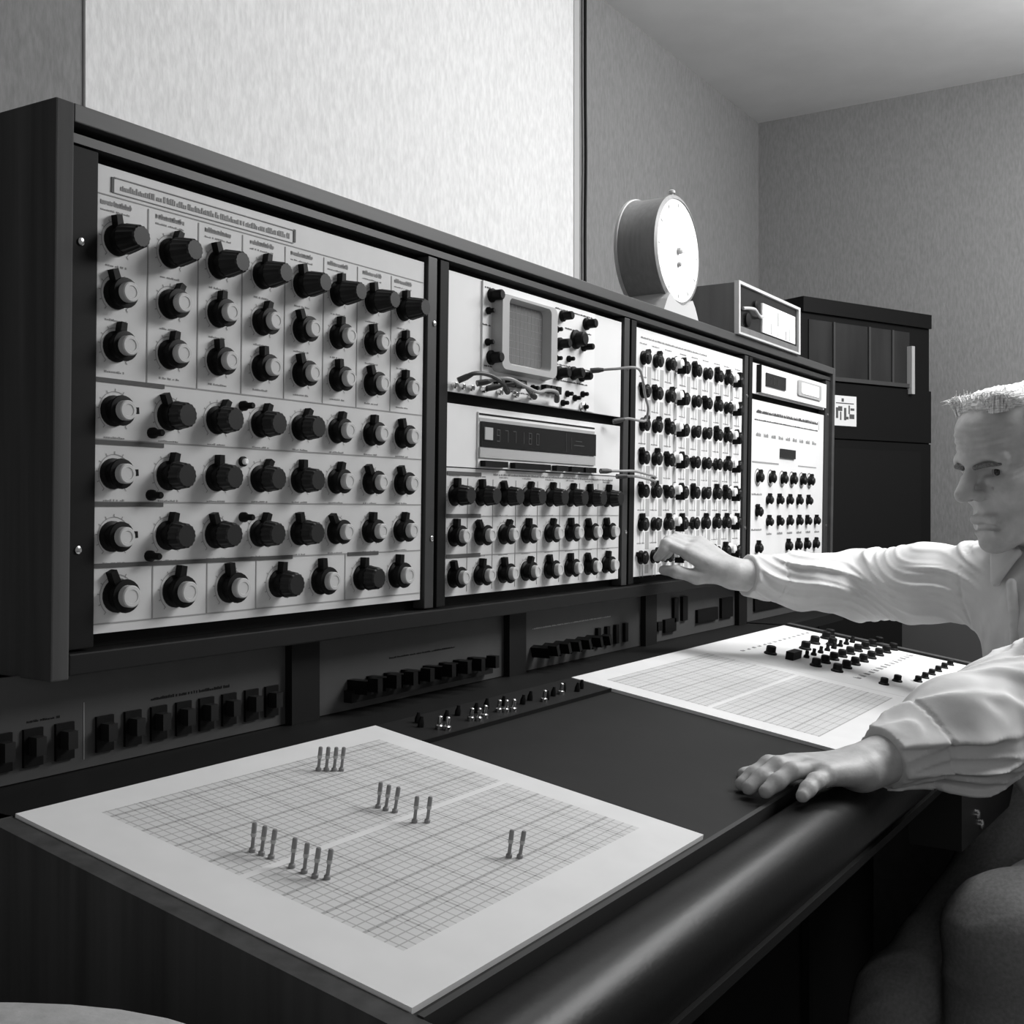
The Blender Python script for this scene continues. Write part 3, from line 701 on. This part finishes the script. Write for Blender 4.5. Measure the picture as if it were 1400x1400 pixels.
obj('lead', tube(bmesh.new(), spline([(.022, -.006, .052), (.045, -.010, .055), (.075, -.010, .057), (.095, -.010, .050), (.112, -.009, .047), (.135, -.006, .052)], 6), .0033, 8), 'boxe', bx, smooth=True)
obj('dial', lathe(bmesh.new(), [(.014, 0), (.014, .004), (.011, .005)], 18, (.055, -.001, .034)), 'rail', bx, smooth=True)
obj('dial', lathe(bmesh.new(), [(.009, 0), (.009, .004), (.007, .005)], 18, (.100, -.001, .070)), 'rail', bx, smooth=True)
cr = thing('cable_clip', 'small dark clip on the console top left of the clock', 'clip', (1.12, .03, 1.500))
obj('clip_body', B(-.03, .03, 0, .04, 0, .006), 'black', cr, bevel=.002); obj('clip_pin', B(.026, .031, .0, .01, .006, .016), 'silver', cr, bevel=.001)

# ================================================================== BEHIND
ang = math.atan2(-.0067 - .232, 3.1751 - 2.6325)
rk = thing('equipment_rack', 'tall black equipment cabinet with smoked window standing at an angle in the corner', 'rack', (2.6325, .232, 0), (0, 0, ang))
RW = .593
bm = B(0, RW, 0, .38, 0, 1.779); obj('cabinet', bm, 'rack', rk, bevel=.004)
obj('header', B(0, RW, -.010, 0, 1.735, 1.779), 'rack', rk)
wn = obj('window_recess', B(.03, .49, -.004, 0, 1.545, 1.715), 'rackw', rk)
for x in (.13, .29, .40): obj('window_bar', B(x, x + .008, -.010, -.004, 1.55, 1.715), 'racke', wn)
obj('window_sill', B(.12, .49, -.014, -.004, 1.540, 1.552), 'racke', wn)
obj('side_strip', B(.478, .493, -.022, -.004, 1.52, 1.67), 'inst', wn, bevel=.002)
obj('door', B(.01, .585, -.012, 0, .10, 1.365), 'rack', rk, bevel=.002)
obj('door_inset', B(.06, .53, -.016, -.012, .2, 1.34), 'black', rk)
obj('cross_rail', B(0, RW, -.008, 0, 1.370, 1.535), 'rack', rk, bevel=.001)
nt_ = obj('paper_note', B(.130, .232, -.0095, -.008, 1.408, 1.498), 'paper', rk)
obj('note_marks', bars([(.140, .150, 1.43, 1.462), (.150, .168, 1.452, 1.466), (.158, .164, 1.425, 1.45), (.176, .186, 1.425, 1.462), (.186, .196, 1.428, 1.436), (.200, .222, 1.43, 1.444), (.196, .202, 1.444, 1.47), (.14, .22, 1.474, 1.477), (.165, .175, 1.480, 1.490), (.205, .222, 1.455, 1.462)], -.0100, -.0094), 'printd', nt_)
cu = thing('steel_cupboard', 'low dark grey cupboard seen under the outstretched arm', 'cupboard', (2.18, -.52, 0), (0, 0, -.3))
obj('carcass', B(0, .95, .02, .40, 0, .97), 'low2', cu, bevel=.004)
for x0, x1 in ((.005, .30), (.335, .63), (.64, .945)):
    d = obj('door', B(x0, x1, 0, .02, .05, .955), 'low2', cu, bevel=.003); obj('handle', B(x1 - .03, x1 - .02, -.015, 0, .6, .68), 'inst', d, bevel=.002)
obj('dark_gap', B(.302, .333, .010, .021, .05, .955), 'black', cu)
tr = thing('wire_stand', 'small black folded wire stand on the far end of the desk', 'stand', (1.80, -.20, .852))
tb = bmesh.new(); tube(tb, [(-.02, .05, .0), (.0, .03, .012), (.03, -.03, .004), (.05, -.07, -.02)], .004, 6); tube(tb, [(.0, .03, .012), (-.06, .06, .002)], .004, 6); obj('frame', tb, 'black', tr)
obj('foot', B(-.07, .06, -.07, .07, -.03, -.022), 'black', tr)
ds = obj('side_table', B(1.70, 2.02, -.30, -.02, .800, .822), 'rail'); tag(ds, 'dark narrow side shelf at the far right end of the desk', 'shelf')
for x, y in ((1.71, -.29), (1.99, -.29), (1.71, -.05), (1.99, -.05)): l = obj('leg', B(x, x + .02, y, y + .02, 0, .80), 'black', ds)
# ================================================================== THE MAN
def nrm(v): v = np.array(v, float); return v / np.linalg.norm(v)
HC = np.array([1.214, -.585, 1.221])                       # head centre
fa = math.radians(137); fp_ = math.radians(10)
HF = np.array([math.cos(fa) * math.cos(fp_), math.sin(fa) * math.cos(fp_), -math.sin(fp_)])
HL = nrm(np.cross([0, 0, 1], HF)); HU = np.cross(HF, HL)
HR = np.stack([HF, HL, HU], 1)                             # columns are the head's axes
H = lambda x, y, z: HC + HR @ np.array([x, y, z])
NB = np.array([1.300, -.650, 1.050])                       # neck base
SR = np.array([1.285, -.515, 1.040]); ER = np.array([1.370, -.300, 1.022]); WR = np.array([1.163, -.142, 1.046])
SL = np.array([1.215, -.800, 1.030]); EL = np.array([.870, -.672, .940]); WL = np.array([.600, -.512, .872])
PV = np.array([1.335, -.69, .62])
HPR = np.array([1.275, -.605, .615]); HPL = np.array([1.32, -.78, .600])
KR = np.array([1.00, -.47, .45]); KL = np.array([.935, -.610, .600])
AR = np.array([.90, -.40, .09]); AL = np.array([.97, -.55, .09])
def head(s):
    s.ell(H(-.012, 0, .035), (.099, .077, .084), .02, HR)
    s.ell(H(.026, 0, -.030), (.062, .060, .085), .03, HR)
    for q in (1, -1):
        s.cone(H(.002, q * .048, -.050), H(.060, q * .020, -.092), .024, .020, .02)
        s.ell(H(.055, q * .040, -.022), (.032, .026, .026), .018, HR)
        s.cone(H(.088, q * .008, .022), H(.076, q * .046, .019), .0125, .0115, .008)
    s.ell(H(.072, 0, -.104), (.022, .027, .018), .012, HR)
    for q in (1, -1): s.ell(H(.040, q * .046, -.078), (.028, .018, .022), .02, HR)
    s.ell(H(.052, 0, .060), (.044, .056, .042), .03, HR)
    s.cone(H(.088, 0, .014), H(.115, 0, -.026), .0088, .0125, .009)
    for q in (1, -1):
        s.ell(H(.098, q * .012, -.031), (.012, .009, .009), .006, HR)
        s.ell(H(.096, q * .033, .002), (.025, .021, .0150), .008, HR, sub=True)
        s.ell(H(.0695, q * .032, .002), (.0150, .0155, .0140), .004, HR)
        s.cone(H(.082, q * .016, .0115), H(.075, q * .049, .0080), .0045, .0045, .003)
        s.cone(H(.084, q * .020, -.010), H(.076, q * .046, -.013), .004, .004, .008)
    for q in (1, -1):
        s.ell(H(.088, q * .034, .0005), (.016, .0155, .0056), .002, HR, sub=True)
        s.ell(H(.106, q * .0085, -.0385), (.0060, .0035, .0045), .002, HR, sub=True)
    s.cone(H(.085, .022, -.0685), H(.085, -.022, -.0685), .0075, .0075, .006)
    s.cone(H(.082, .020, -.0865), H(.082, -.020, -.0865), .0080, .0080, .006)
    s.cone(H(.082, .036, -.0830), H(.0895, 0, -.0780), .0042, .0050, .001, sub=True); s.cone(H(.082, -.036, -.0830), H(.0895, 0, -.0780), .0042, .0050, .001, sub=True)
    for q in (1, -1):
        s.cone(H(.100, q * .024, -.034), H(.080, q * .043, -.080), .0055, .0048, .005, sub=True)
        s.cone(H(.088, q * .026, -.016), H(.076, q * .046, -.030), .0022, .0020, .004, sub=True)
        s.ell(H(-.008, q * .080, -.006), (.020, .0075, .032), .008, HR)
        s.ell(H(-.004, q * .088, -.002), (.012, .006, .020), .006, HR, sub=True)
    s.cone(H(-.020, 0, -.050), NB + np.array([0, 0, -.01]), .054, .062, .03)
    return s
def hand(s, wrist, palm_dir, thumb_dir, knuckle_c, fingers, thumb, pw=.036):
    f, b = nrm(palm_dir), nrm(thumb_dir)
    for o in (-.026, -.009, .009, .026):
        s.cone(wrist + b * o * .55, knuckle_c + b * o, .0150, .0118, .014)
    for pts, r in fingers: s.chain(pts, [r, r * .97, r * .90, r * .80][:len(pts)], .005)
    s.chain(thumb, [.0135, .0115, .0100, .0085][:len(thumb)], .008)
person_s = SDF(); head(person_s)
s = person_s
# trunk and limbs below the clothes
CH = (SR + SL) / 2 + np.array([.03, 0, -.06])
s.cone(CH, PV + np.array([0, 0, .06]), .115, .125, .04); s.cone(SR, SL, .045, .045, .04); s.cone(NB, CH, .06, .09, .04)
s.chain([SR, ER, WR], [.044, .036, .0265], .02); s.chain([SL, EL, WL], [.044, .036, .0265], .02)
s.cone(HPR, HPL, .10, .10, .04)
s.chain([HPR, KR, AR], [.075, .052, .036], .02); s.chain([HPL, KL, AL], [.075, .052, .036], .02)
for a in (AR, AL): s.cone(a - [0, 0, .03], a + np.array([-.15, .06, -.055]), .035, .026, .02)
# left hand flat on the padded edge and desk
f = nrm([-.86, .51, 0.0]); b = nrm([.51, .86, 0]); u = np.array([0, 0, 1.])
KC = WL + f * .078 + u * .006
K = [KC + b * .027 + u * .001, KC + b * .009 + u * .003, KC - b * .010 + u * .002, KC - b * .028 - u * .003]
def fing(k, d, l, rise, drop):
    d = nrm(d); return [k, k + d * l * .45 + u * rise, k + d * l * .76 + u * (rise * .3 - drop * .5), k + d * l - u * drop]
FL = [(fing(K[0], f + b * .00, .064, .002, .015), .0096), (fing(K[1], f - b * .03, .071, .003, .016), .0098), (fing(K[2], f - b * .06, .066, .002, .015), .0094), (fing(K[3], f - b * .38, .048, .000, .010), .0088)]
TL = [WL + f * .025 + b * .022, WL + f * .055 + b * .048 - u * .004, WL + f * .085 + b * .062 - u * .008, WL + f * .108 + b * .066 - u * .010]
hand(s, WL + f * .012, f, b, KC - f * .004, FL, TL)
# right hand turning a knob low on the third panel
KN = np.array([1.1276, -.030, 1.0640]) 
f = nrm([-.10, .85, .46]); b = nrm([-.93, .0, -.35]); up2 = np.cross(b, f); 
if up2[2] < 0: up2 = -up2
KC = WR + f * .080 + np.array([0, 0, .006])
FR = []
for o, sp_, r, ex in ((.027, .013, .0088, 0), (.009, .004, .0090, .0), (-.010, -.006, .0086, .002), (-.027, -.018, .0078, .006)):
    k = KC + b * o; tip = KN + b * sp_ + np.array([.0, .006 - ex, .0135 if o > 0 else .006])
    mid = (k + tip) / 2 + np.array([-.004, .010, .020]); m2 = k * .2 + tip * .8 + np.array([-.004, -.003, .013])
    FR.append(([k, mid, m2, tip], r))
TR = [WR + f * .022 + b * .022 - up2 * .006, WR + f * .050 + b * .034 - up2 * .020, KN + np.array([-.012, -.030, -.014]), KN + np.array([-.008, -.004, -.012])]
hand(s, WR + f * .012, f, b, KC - f * .004, FR, TR)
def skinpost(P, d):
    q = (P - HC) @ HR
    fh = np.exp(-((q[:, 2] - .052) / .020) ** 4) * (q[:, 0] > .03) * (np.abs(q[:, 1]) < .06)
    crow = np.exp(-((q[:, 2] - .002) / .018) ** 2 - ((np.abs(q[:, 1]) - .058) / .010) ** 2) * (q[:, 0] > .0)
    neck = (q[:, 2] < -.10) * (np.linalg.norm(P[:, :2] - NB[:2], axis=1) < .12)
    return d + .0009 * fh * np.sin(q[:, 2] * 620 + 2 * np.sin(q[:, 1] * 60)) + .0010 * crow * np.sin(q[:, 2] * 800 + q[:, 0] * 200) + .0011 * neck * np.sin(P[:, 2] * 420)
man = netmesh('person', person_s, .0026, 'skin', None, skinpost)
base = np.array([1.15, -.62, 0.0])
def rebase(o):
    n = len(o.data.vertices); a = np.empty(n * 3); o.data.vertices.foreach_get('co', a); a = a.reshape(-1, 3) - base; o.data.vertices.foreach_set('co', a.ravel()); o.data.update()
rebase(man); man.location = base
tag(man, 'seated white haired man in a pale shirt reaching out to turn a knob', 'person')
def worn(name, sdf, h, m, post=None):
    o = netmesh(name, sdf, h, m, None, post); rebase(o); o.parent = man; return o
# eyes and brows
for q in (1, -1):
    e = SDF(); e.ell(H(.0690, q * .0325, .0010), (.0128, .0128, .0128), .001, HR); eo = worn('eye', e, .0012, 'eye')
    e = SDF(); e.ell(H(.0775, q * .0325 + .0030, .0010), (.0050, .0062, .0062), .001, HR); io = worn('iris', e, .0010, 'iris'); io.parent = eo
    e = SDF(); e.cone(H(.0985, q * .014, .0110), H(.0940, q * .034, .0140), .0036, .0036, .002); e.cone(H(.0940, q * .034, .0140), H(.0835, q * .052, .0125), .0036, .0022, .002)
    worn('eyebrow', e, .0014, 'browg')
# hair: short, receding, brushed up at the front
def cheapnoise(P, f, ph=0):
    x, y, z = (P * f).T
    return np.sin(x * 1.0 + 1.7 * np.sin(y * .9 + ph) + z * .6) * np.sin(y * 1.1 + 1.3 * np.sin(z * 1.2 + ph) - x * .4) * np.sin(z * .9 + 1.9 * np.sin(x * .8 + ph * 2) + y * .5)
hs = SDF()
hs.ell(H(-.020, 0, .040), (.101, .079, .083), .01, HR)
hs.ell(H(.042, 0, .098), (.040, .050, .024), .02, HR)
def hairpost(P, d):
    q = (P - HC) @ HR
    d = d + .0022 * cheapnoise(P, 260) + .0012 * np.sin(q[:, 1] * 700 + 2 * np.sin(q[:, 0] * 80))
    line = np.where(q[:, 0] > .0, .052 + .030 * np.clip(q[:, 0] / .055, 0, 1), .052 + q[:, 0] * 1.6)
    line = line + .004 * np.sin(q[:, 1] * 330 + 1.3) + np.where(q[:, 0] > -.01, .020 * np.clip(np.abs(q[:, 1]) / .05, 0, 1) ** 2 - .010 * np.exp(-(q[:, 1] / .03) ** 2), 0)
    return np.maximum(d, line - q[:, 2])
hair = worn('hair', hs, .0020, 'hair', hairpost)
rg = random.Random(5); sb = bmesh.new()
for k in range(2200):
    x = rg.uniform(-.085, .074) if k % 2 else rg.uniform(.035, .076); y = rg.uniform(-.062, .062)
    if (x / .088) ** 2 + (y / .070) ** 2 > 1.10 or abs(y) > .050 + .012 * (x < .03): continue
    z = .040 + .080 * math.sqrt(max(.05, 1 - ((x + .02) / .100) ** 2 - (y / .078) ** 2))
    if x > .03: z = max(z, .090)
    fr_ = max(0, (x - .02) / .055); up_ = .003 + .024 * fr_ * rg.uniform(.75, 1.05)
    dx = rg.uniform(-.012, .005); dy = rg.uniform(-.006, .006) + y * .22
    p = [(x, y, z - .004), (x + dx * .3, y + dy * .4, z + up_ * .6), (x + dx * .8, y + dy * .8, z + up_), (x + dx * 1.7, y + dy * 1.6, z + up_ * rg.uniform(.75, 1.1))]
    tube(sb, [H(*c) - base for c in p], [.0014, .0014, .0010, .0003], 4)
for k in range(260):                       # short side and front fringe lying on the temples
    y = rg.choice((-1, 1)) * rg.uniform(.0, .074); x = rg.uniform(.045, .078) if abs(y) < .045 else rg.uniform(-.06, .03)
    z0 = .082 + .018 * (abs(y) / .045) ** 2 + rg.uniform(-.008, .008) if abs(y) < .045 else .060 + rg.uniform(-.012, .012) + x * .4
    p = [(x - .004, y, z0), (x + .002, y * 1.01, z0 + .008), (x + rg.uniform(-.01, .004), y * 1.02, z0 + .020)]
    tube(sb, [H(*c) - base for c in p], [.0011, .0011, .0004], 4)
tf = bpy.data.meshes.new('tuft'); bmesh.ops.recalc_face_normals(sb, faces=sb.faces); sb.to_mesh(tf); sb.free()
to = link('hair_tuft', tf, 'hair', man)

# shirt
ss = SDF()
CHS = (SR + SL) / 2 + np.array([.025, .0, -.075])
ss.cone(CHS, PV + np.array([-.01, 0, .10]), .142, .150, .05)
ss.cone(SR + [.0, -.01, -.004], SL, .062, .062, .05); ss.cone(NB + [0, 0, .0], CHS, .070, .11, .05)
def along(a, b, t): return a + (b - a) * t
ss.chain([SR + [.012, -.01, -.004], along(SR, ER, .5), ER], [.066, .060, .060], .03); ss.chain([ER, along(ER, WR, .5), along(ER, WR, .93)], [.056, .045, .034], .02)
ss.chain([SL, along(SL, EL, .5), EL], [.072, .068, .066], .03); ss.chain([EL, along(EL, WL, .55), along(EL, WL, .90)], [.062, .054, .033], .02)
ss.ell(along(EL, WL, .42) + [0, 0, -.030], (.075, .045, .050), .04)
def axial(P, a, b):
    ab = b - a; return ((P - a) @ ab) / (ab @ ab)
wR = nrm(WR - ER); wL = nrm(WL - EL)
def shirtpost(P, d):
    # cloth folds: diagonal ridges round the sleeves, broad ones on the trunk
    tR = axial(P, SR, ER); tF = axial(P, ER, WR); tL = axial(P, EL, WL); tU = axial(P, SL, EL)
    nearR = np.exp(-((P[:, 1] + .31) / .20) ** 4) * (P[:, 1] > -.56)
    def ridge(ph, w): return np.exp(-(((ph + .5) % 1 - .5) / w) ** 2)
    ph = P[:, 1] * 11 - P[:, 2] * 17 + .45 * np.sin(P[:, 2] * 38 + P[:, 0] * 11) + .3 * np.sin(P[:, 1] * 37)
    am = .5 + .5 * np.sin(P[:, 1] * 31 + 1.1 + P[:, 2] * 20)
    top = np.clip((P[:, 2] - .985) / .03, 0, 1)
    d = d - nearR * (.0085 * am * ridge(ph, .11) * (.35 + .65 * top) + .0022 * ridge(ph * 2.3 + .4 * np.sin(P[:, 2] * 60), .16)) - .0026 * cheapnoise(P, 42, 2)
    nl = np.exp(-((P[:, 0] - .78) / .22) ** 4) * (P[:, 1] < -.45)
    pl = P[:, 0] * 11 - P[:, 2] * 13 + P[:, 1] * 5 + .5 * np.sin(P[:, 2] * 33 + P[:, 0] * 9)
    al_ = .5 + .5 * np.sin(P[:, 0] * 27 + .4 + P[:, 2] * 17)
    d = d - nl * (.0085 * al_ * ridge(pl, .12) + .0030 * ridge(pl * 2.2 + .5 * np.sin(P[:, 0] * 40), .15))
    ch_ = (P[:, 1] < -.50) * (P[:, 0] > 1.12) * (P[:, 0] < 1.30)
    d = d - .0040 * ch_ * ridge(P[:, 0] * 12 + P[:, 2] * 5 + .5 * np.sin(P[:, 2] * 22), .14)
    # button line and pockets are shallow: only open the cuffs and the neck
    cR = (P - along(ER, WR, .90)) @ wR; cL = (P - along(EL, WL, .90)) @ wL
    inR = np.linalg.norm(P - WR, axis=1) < .16; inL = np.linalg.norm(P - WL, axis=1) < .16
    d = np.where(inR, np.maximum(d, cR), d); d = np.where(inL, np.maximum(d, cL), d)
    # cuff bands stand slightly proud
    d = np.where(inR & (cR > -.055) & (cR < -.052), d + .0028, d); d = np.where(inL & (cL > -.058) & (cL < -.054), d + .0028, d)
    sm = np.abs(tR - .02) < .012; d = np.where(sm & (P[:, 2] > .94) & (P[:, 1] > -.60), d + .0022, d)
    nk = (P - (NB + np.array([-.02, .015, .012]))) @ nrm([-.35, .25, .9])
    d = np.where(np.linalg.norm(P[:, :2] - NB[:2], axis=1) < .095, np.maximum(d, nk), d)
    return d
shirt = worn('shirt', ss, .0028, 'shirt', shirtpost)
shirt['label'] = 'pale long sleeved shirt'
# collar: band and two points
cs = SDF()
n_ax = nrm(H(-.02, 0, -.05) - NB); c0 = NB + n_ax * .012
e1 = nrm(np.cross(n_ax, [0, 0, 1]) if abs(n_ax[2]) < .9 else np.cross(n_ax, [0, 1, 0])); e2 = np.cross(n_ax, e1)
fd = nrm(HF - n_ax * (HF @ n_ax)); sd = np.cross(n_ax, fd)
ring = [c0 + .066 * (math.cos(a) * fd + math.sin(a) * sd) for a in [math.radians(22 + 316 * k / 14) for k in range(15)]]
for a, b_ in zip(ring, ring[1:]):
    cs.cone(a, b_, .0075, .0075, .004); cs.cone(a + n_ax * .014, b_ + n_ax * .014, .0055, .0055, .01)
for q in (1, -1):
    a = c0 + .066 * (math.cos(.38) * fd + q * math.sin(.38) * sd) + n_ax * .006
    cs.cone(a, a + fd * .018 + q * sd * .020 - n_ax * .052, .010, .004, .008); cs.cone(a + q * sd * .02, a + fd * .016 + q * sd * .030 - n_ax * .042, .009, .004, .010)
for N1, N2, T1 in (((1.236, -.535, 1.098), (1.203, -.575, 1.088), (1.184, -.545, 1.038)), ((1.196, -.600, 1.082), (1.186, -.612, 1.080), (1.150, -.608, 1.028))):
    N1, N2, T1 = map(np.array, (N1, N2, T1))
    for k in range(6):
        a = N1 + (N2 - N1) * k / 5; cs.cone(a, T1 + (a - T1) * .12, .0052, .0045, .004)
    cs.cone(N1, N2, .0075, .0065, .004)
for k in range(6):
    a = np.array([1.168, -.572, 1.045]) + np.array([-.004, -.002, -.020]) * k; cs.cone(a, a + [-.004, -.002, -.018], .0075, .0075, .003)
col_ = worn('collar', cs, .0024, 'shirt')
# trousers
ts = SDF()
ts.cone(HPR, HPL, .125, .125, .05); ts.cone(PV + [0, 0, .10], PV, .135, .135, .05)
ts.chain([HPR + [0, 0, .01], KR, along(KR, AR, .5), AR + [0, 0, .02]], [.098, .078, .066, .060], .03)
ts.chain([HPL + [0, 0, .01], KL, along(KL, AL, .5), AL + [0, 0, .02]], [.100, .079, .068, .062], .03)
def tpost(P, d):
    k = np.exp(-(np.linalg.norm(P - (KL + [0.02, 0, -.06]), axis=1) / .10) ** 2) + .5 * np.exp(-(np.linalg.norm(P - (KR + [0, 0, .03]), axis=1) / .15) ** 2)
    return d - .0045 * k * np.exp(-((((P[:, 2] * 13 + P[:, 0] * 8 + .4 * np.sin(P[:, 1] * 30)) % 1) - .5) / .13) ** 2) - .003 * cheapnoise(P, 26)
worn('trousers', ts, .0042, 'trous', tpost)
for a in (AR, AL):
    q = SDF(); q.cone(a + [.02, -.008, -.045], a + np.array([-.17, .068, -.058]), .045, .032, .03)
    worn('shoe', q, .004, 'shoe', lambda P, d: np.maximum(d, .004 - P[:, 2]))
# belt
# ------------------------------------------------------------------ his chair
chh = thing('swivel_chair', 'black padded swivel chair with arms carrying the seated man', 'chair', (1.33, -.765, 0), (0, 0, 3.10))
def cobox(name, a, m, p=chh, bev=.02): return obj(name, B(*a), m, p, bevel=bev, seg=4, smooth=True)
cobox('seat', (-.24, .24, -.215, .215, .395, .465), 'seat'); cobox('backrest', (-.34, -.27, -.21, .21, .62, .96), 'seat')
obj('back_bar', B(-.33, -.29, -.03, .03, .36, .75), 'chrome', chh, bevel=.004)
for sy in (-1, 1):
    a = cobox('armrest', (.08, .42, sy * .23 - .034, sy * .23 + .034, .708, .792), 'seat', bev=.03)
    obj('arm_bracket', B(.12, .16, sy * .25 - .008, sy * .25 + .008, .38, .71), 'chrome', a, bevel=.003)
    for z in (.722, .740): obj('arm_bolt', lathe(bmesh.new(), [(.007, -(sy * .23 + .033)), (.007, -(sy * .23 + .037)), (.004, -(sy * .23 + .039))], 12, (.342 if z > .73 else .320, 0, z)), 'chrome', a, smooth=True)
obj('column', lathe(bmesh.new(), [(.028, .09), (.028, .38), (.02, .395)], 18, (0, 0, 0), 'z'), 'chrome', chh, smooth=True)
for k in range(5):
    a = 2 * PI * k / 5 + .4; l = obj('foot', tube(bmesh.new(), [(.02 * math.cos(a), .02 * math.sin(a), .11), (.30 * math.cos(a), .30 * math.sin(a), .07)], [.02, .014], 10), 'chrome', chh, smooth=True)
    obj('castor', lathe(bmesh.new(), [(.02, -.012), (.028, -.009), (.028, .009), (.02, .012)], 16, (.29 * math.cos(a), .29 * math.sin(a), .0285), '-y'), 'black', l, smooth=True)
# ------------------------------------------------------------------ pale chair back at the near left corner
pc = thing('upholstered_chair', 'pale cloth chair with rounded back beside the left end of the console', 'chair', (-.33, -.315, 0), (0, 0, math.radians(-58)))
bk = bmesh.new()
pts = [(-.21, .50)] + [(.21 * math.sin(a), .79 + .105 * max(0, 1 - abs(math.sin(a)) ** 3) ** .6) for a in [-PI / 2 + PI * k / 24 for k in range(25)]] + [(.21, .50)]
prism_xz(bk, pts, -.025, .025)
obj('backrest', bk, 'chairp', pc, bevel=.012, seg=4, smooth=True)
obj('seat', B(-.22, .22, -.45, -.03, .40, .47), 'chairp', pc, bevel=.025, seg=4, smooth=True)
for x in (-.19, .19):
    obj('leg', tube(bmesh.new(), [(x, 0.0, .52), (x, -.01, .38), (x, .02, 0)], .011, 10), 'chrome', pc, smooth=True)
    obj('leg', tube(bmesh.new(), [(x, -.40, .40), (x, -.42, 0)], .011, 10), 'chrome', pc, smooth=True)
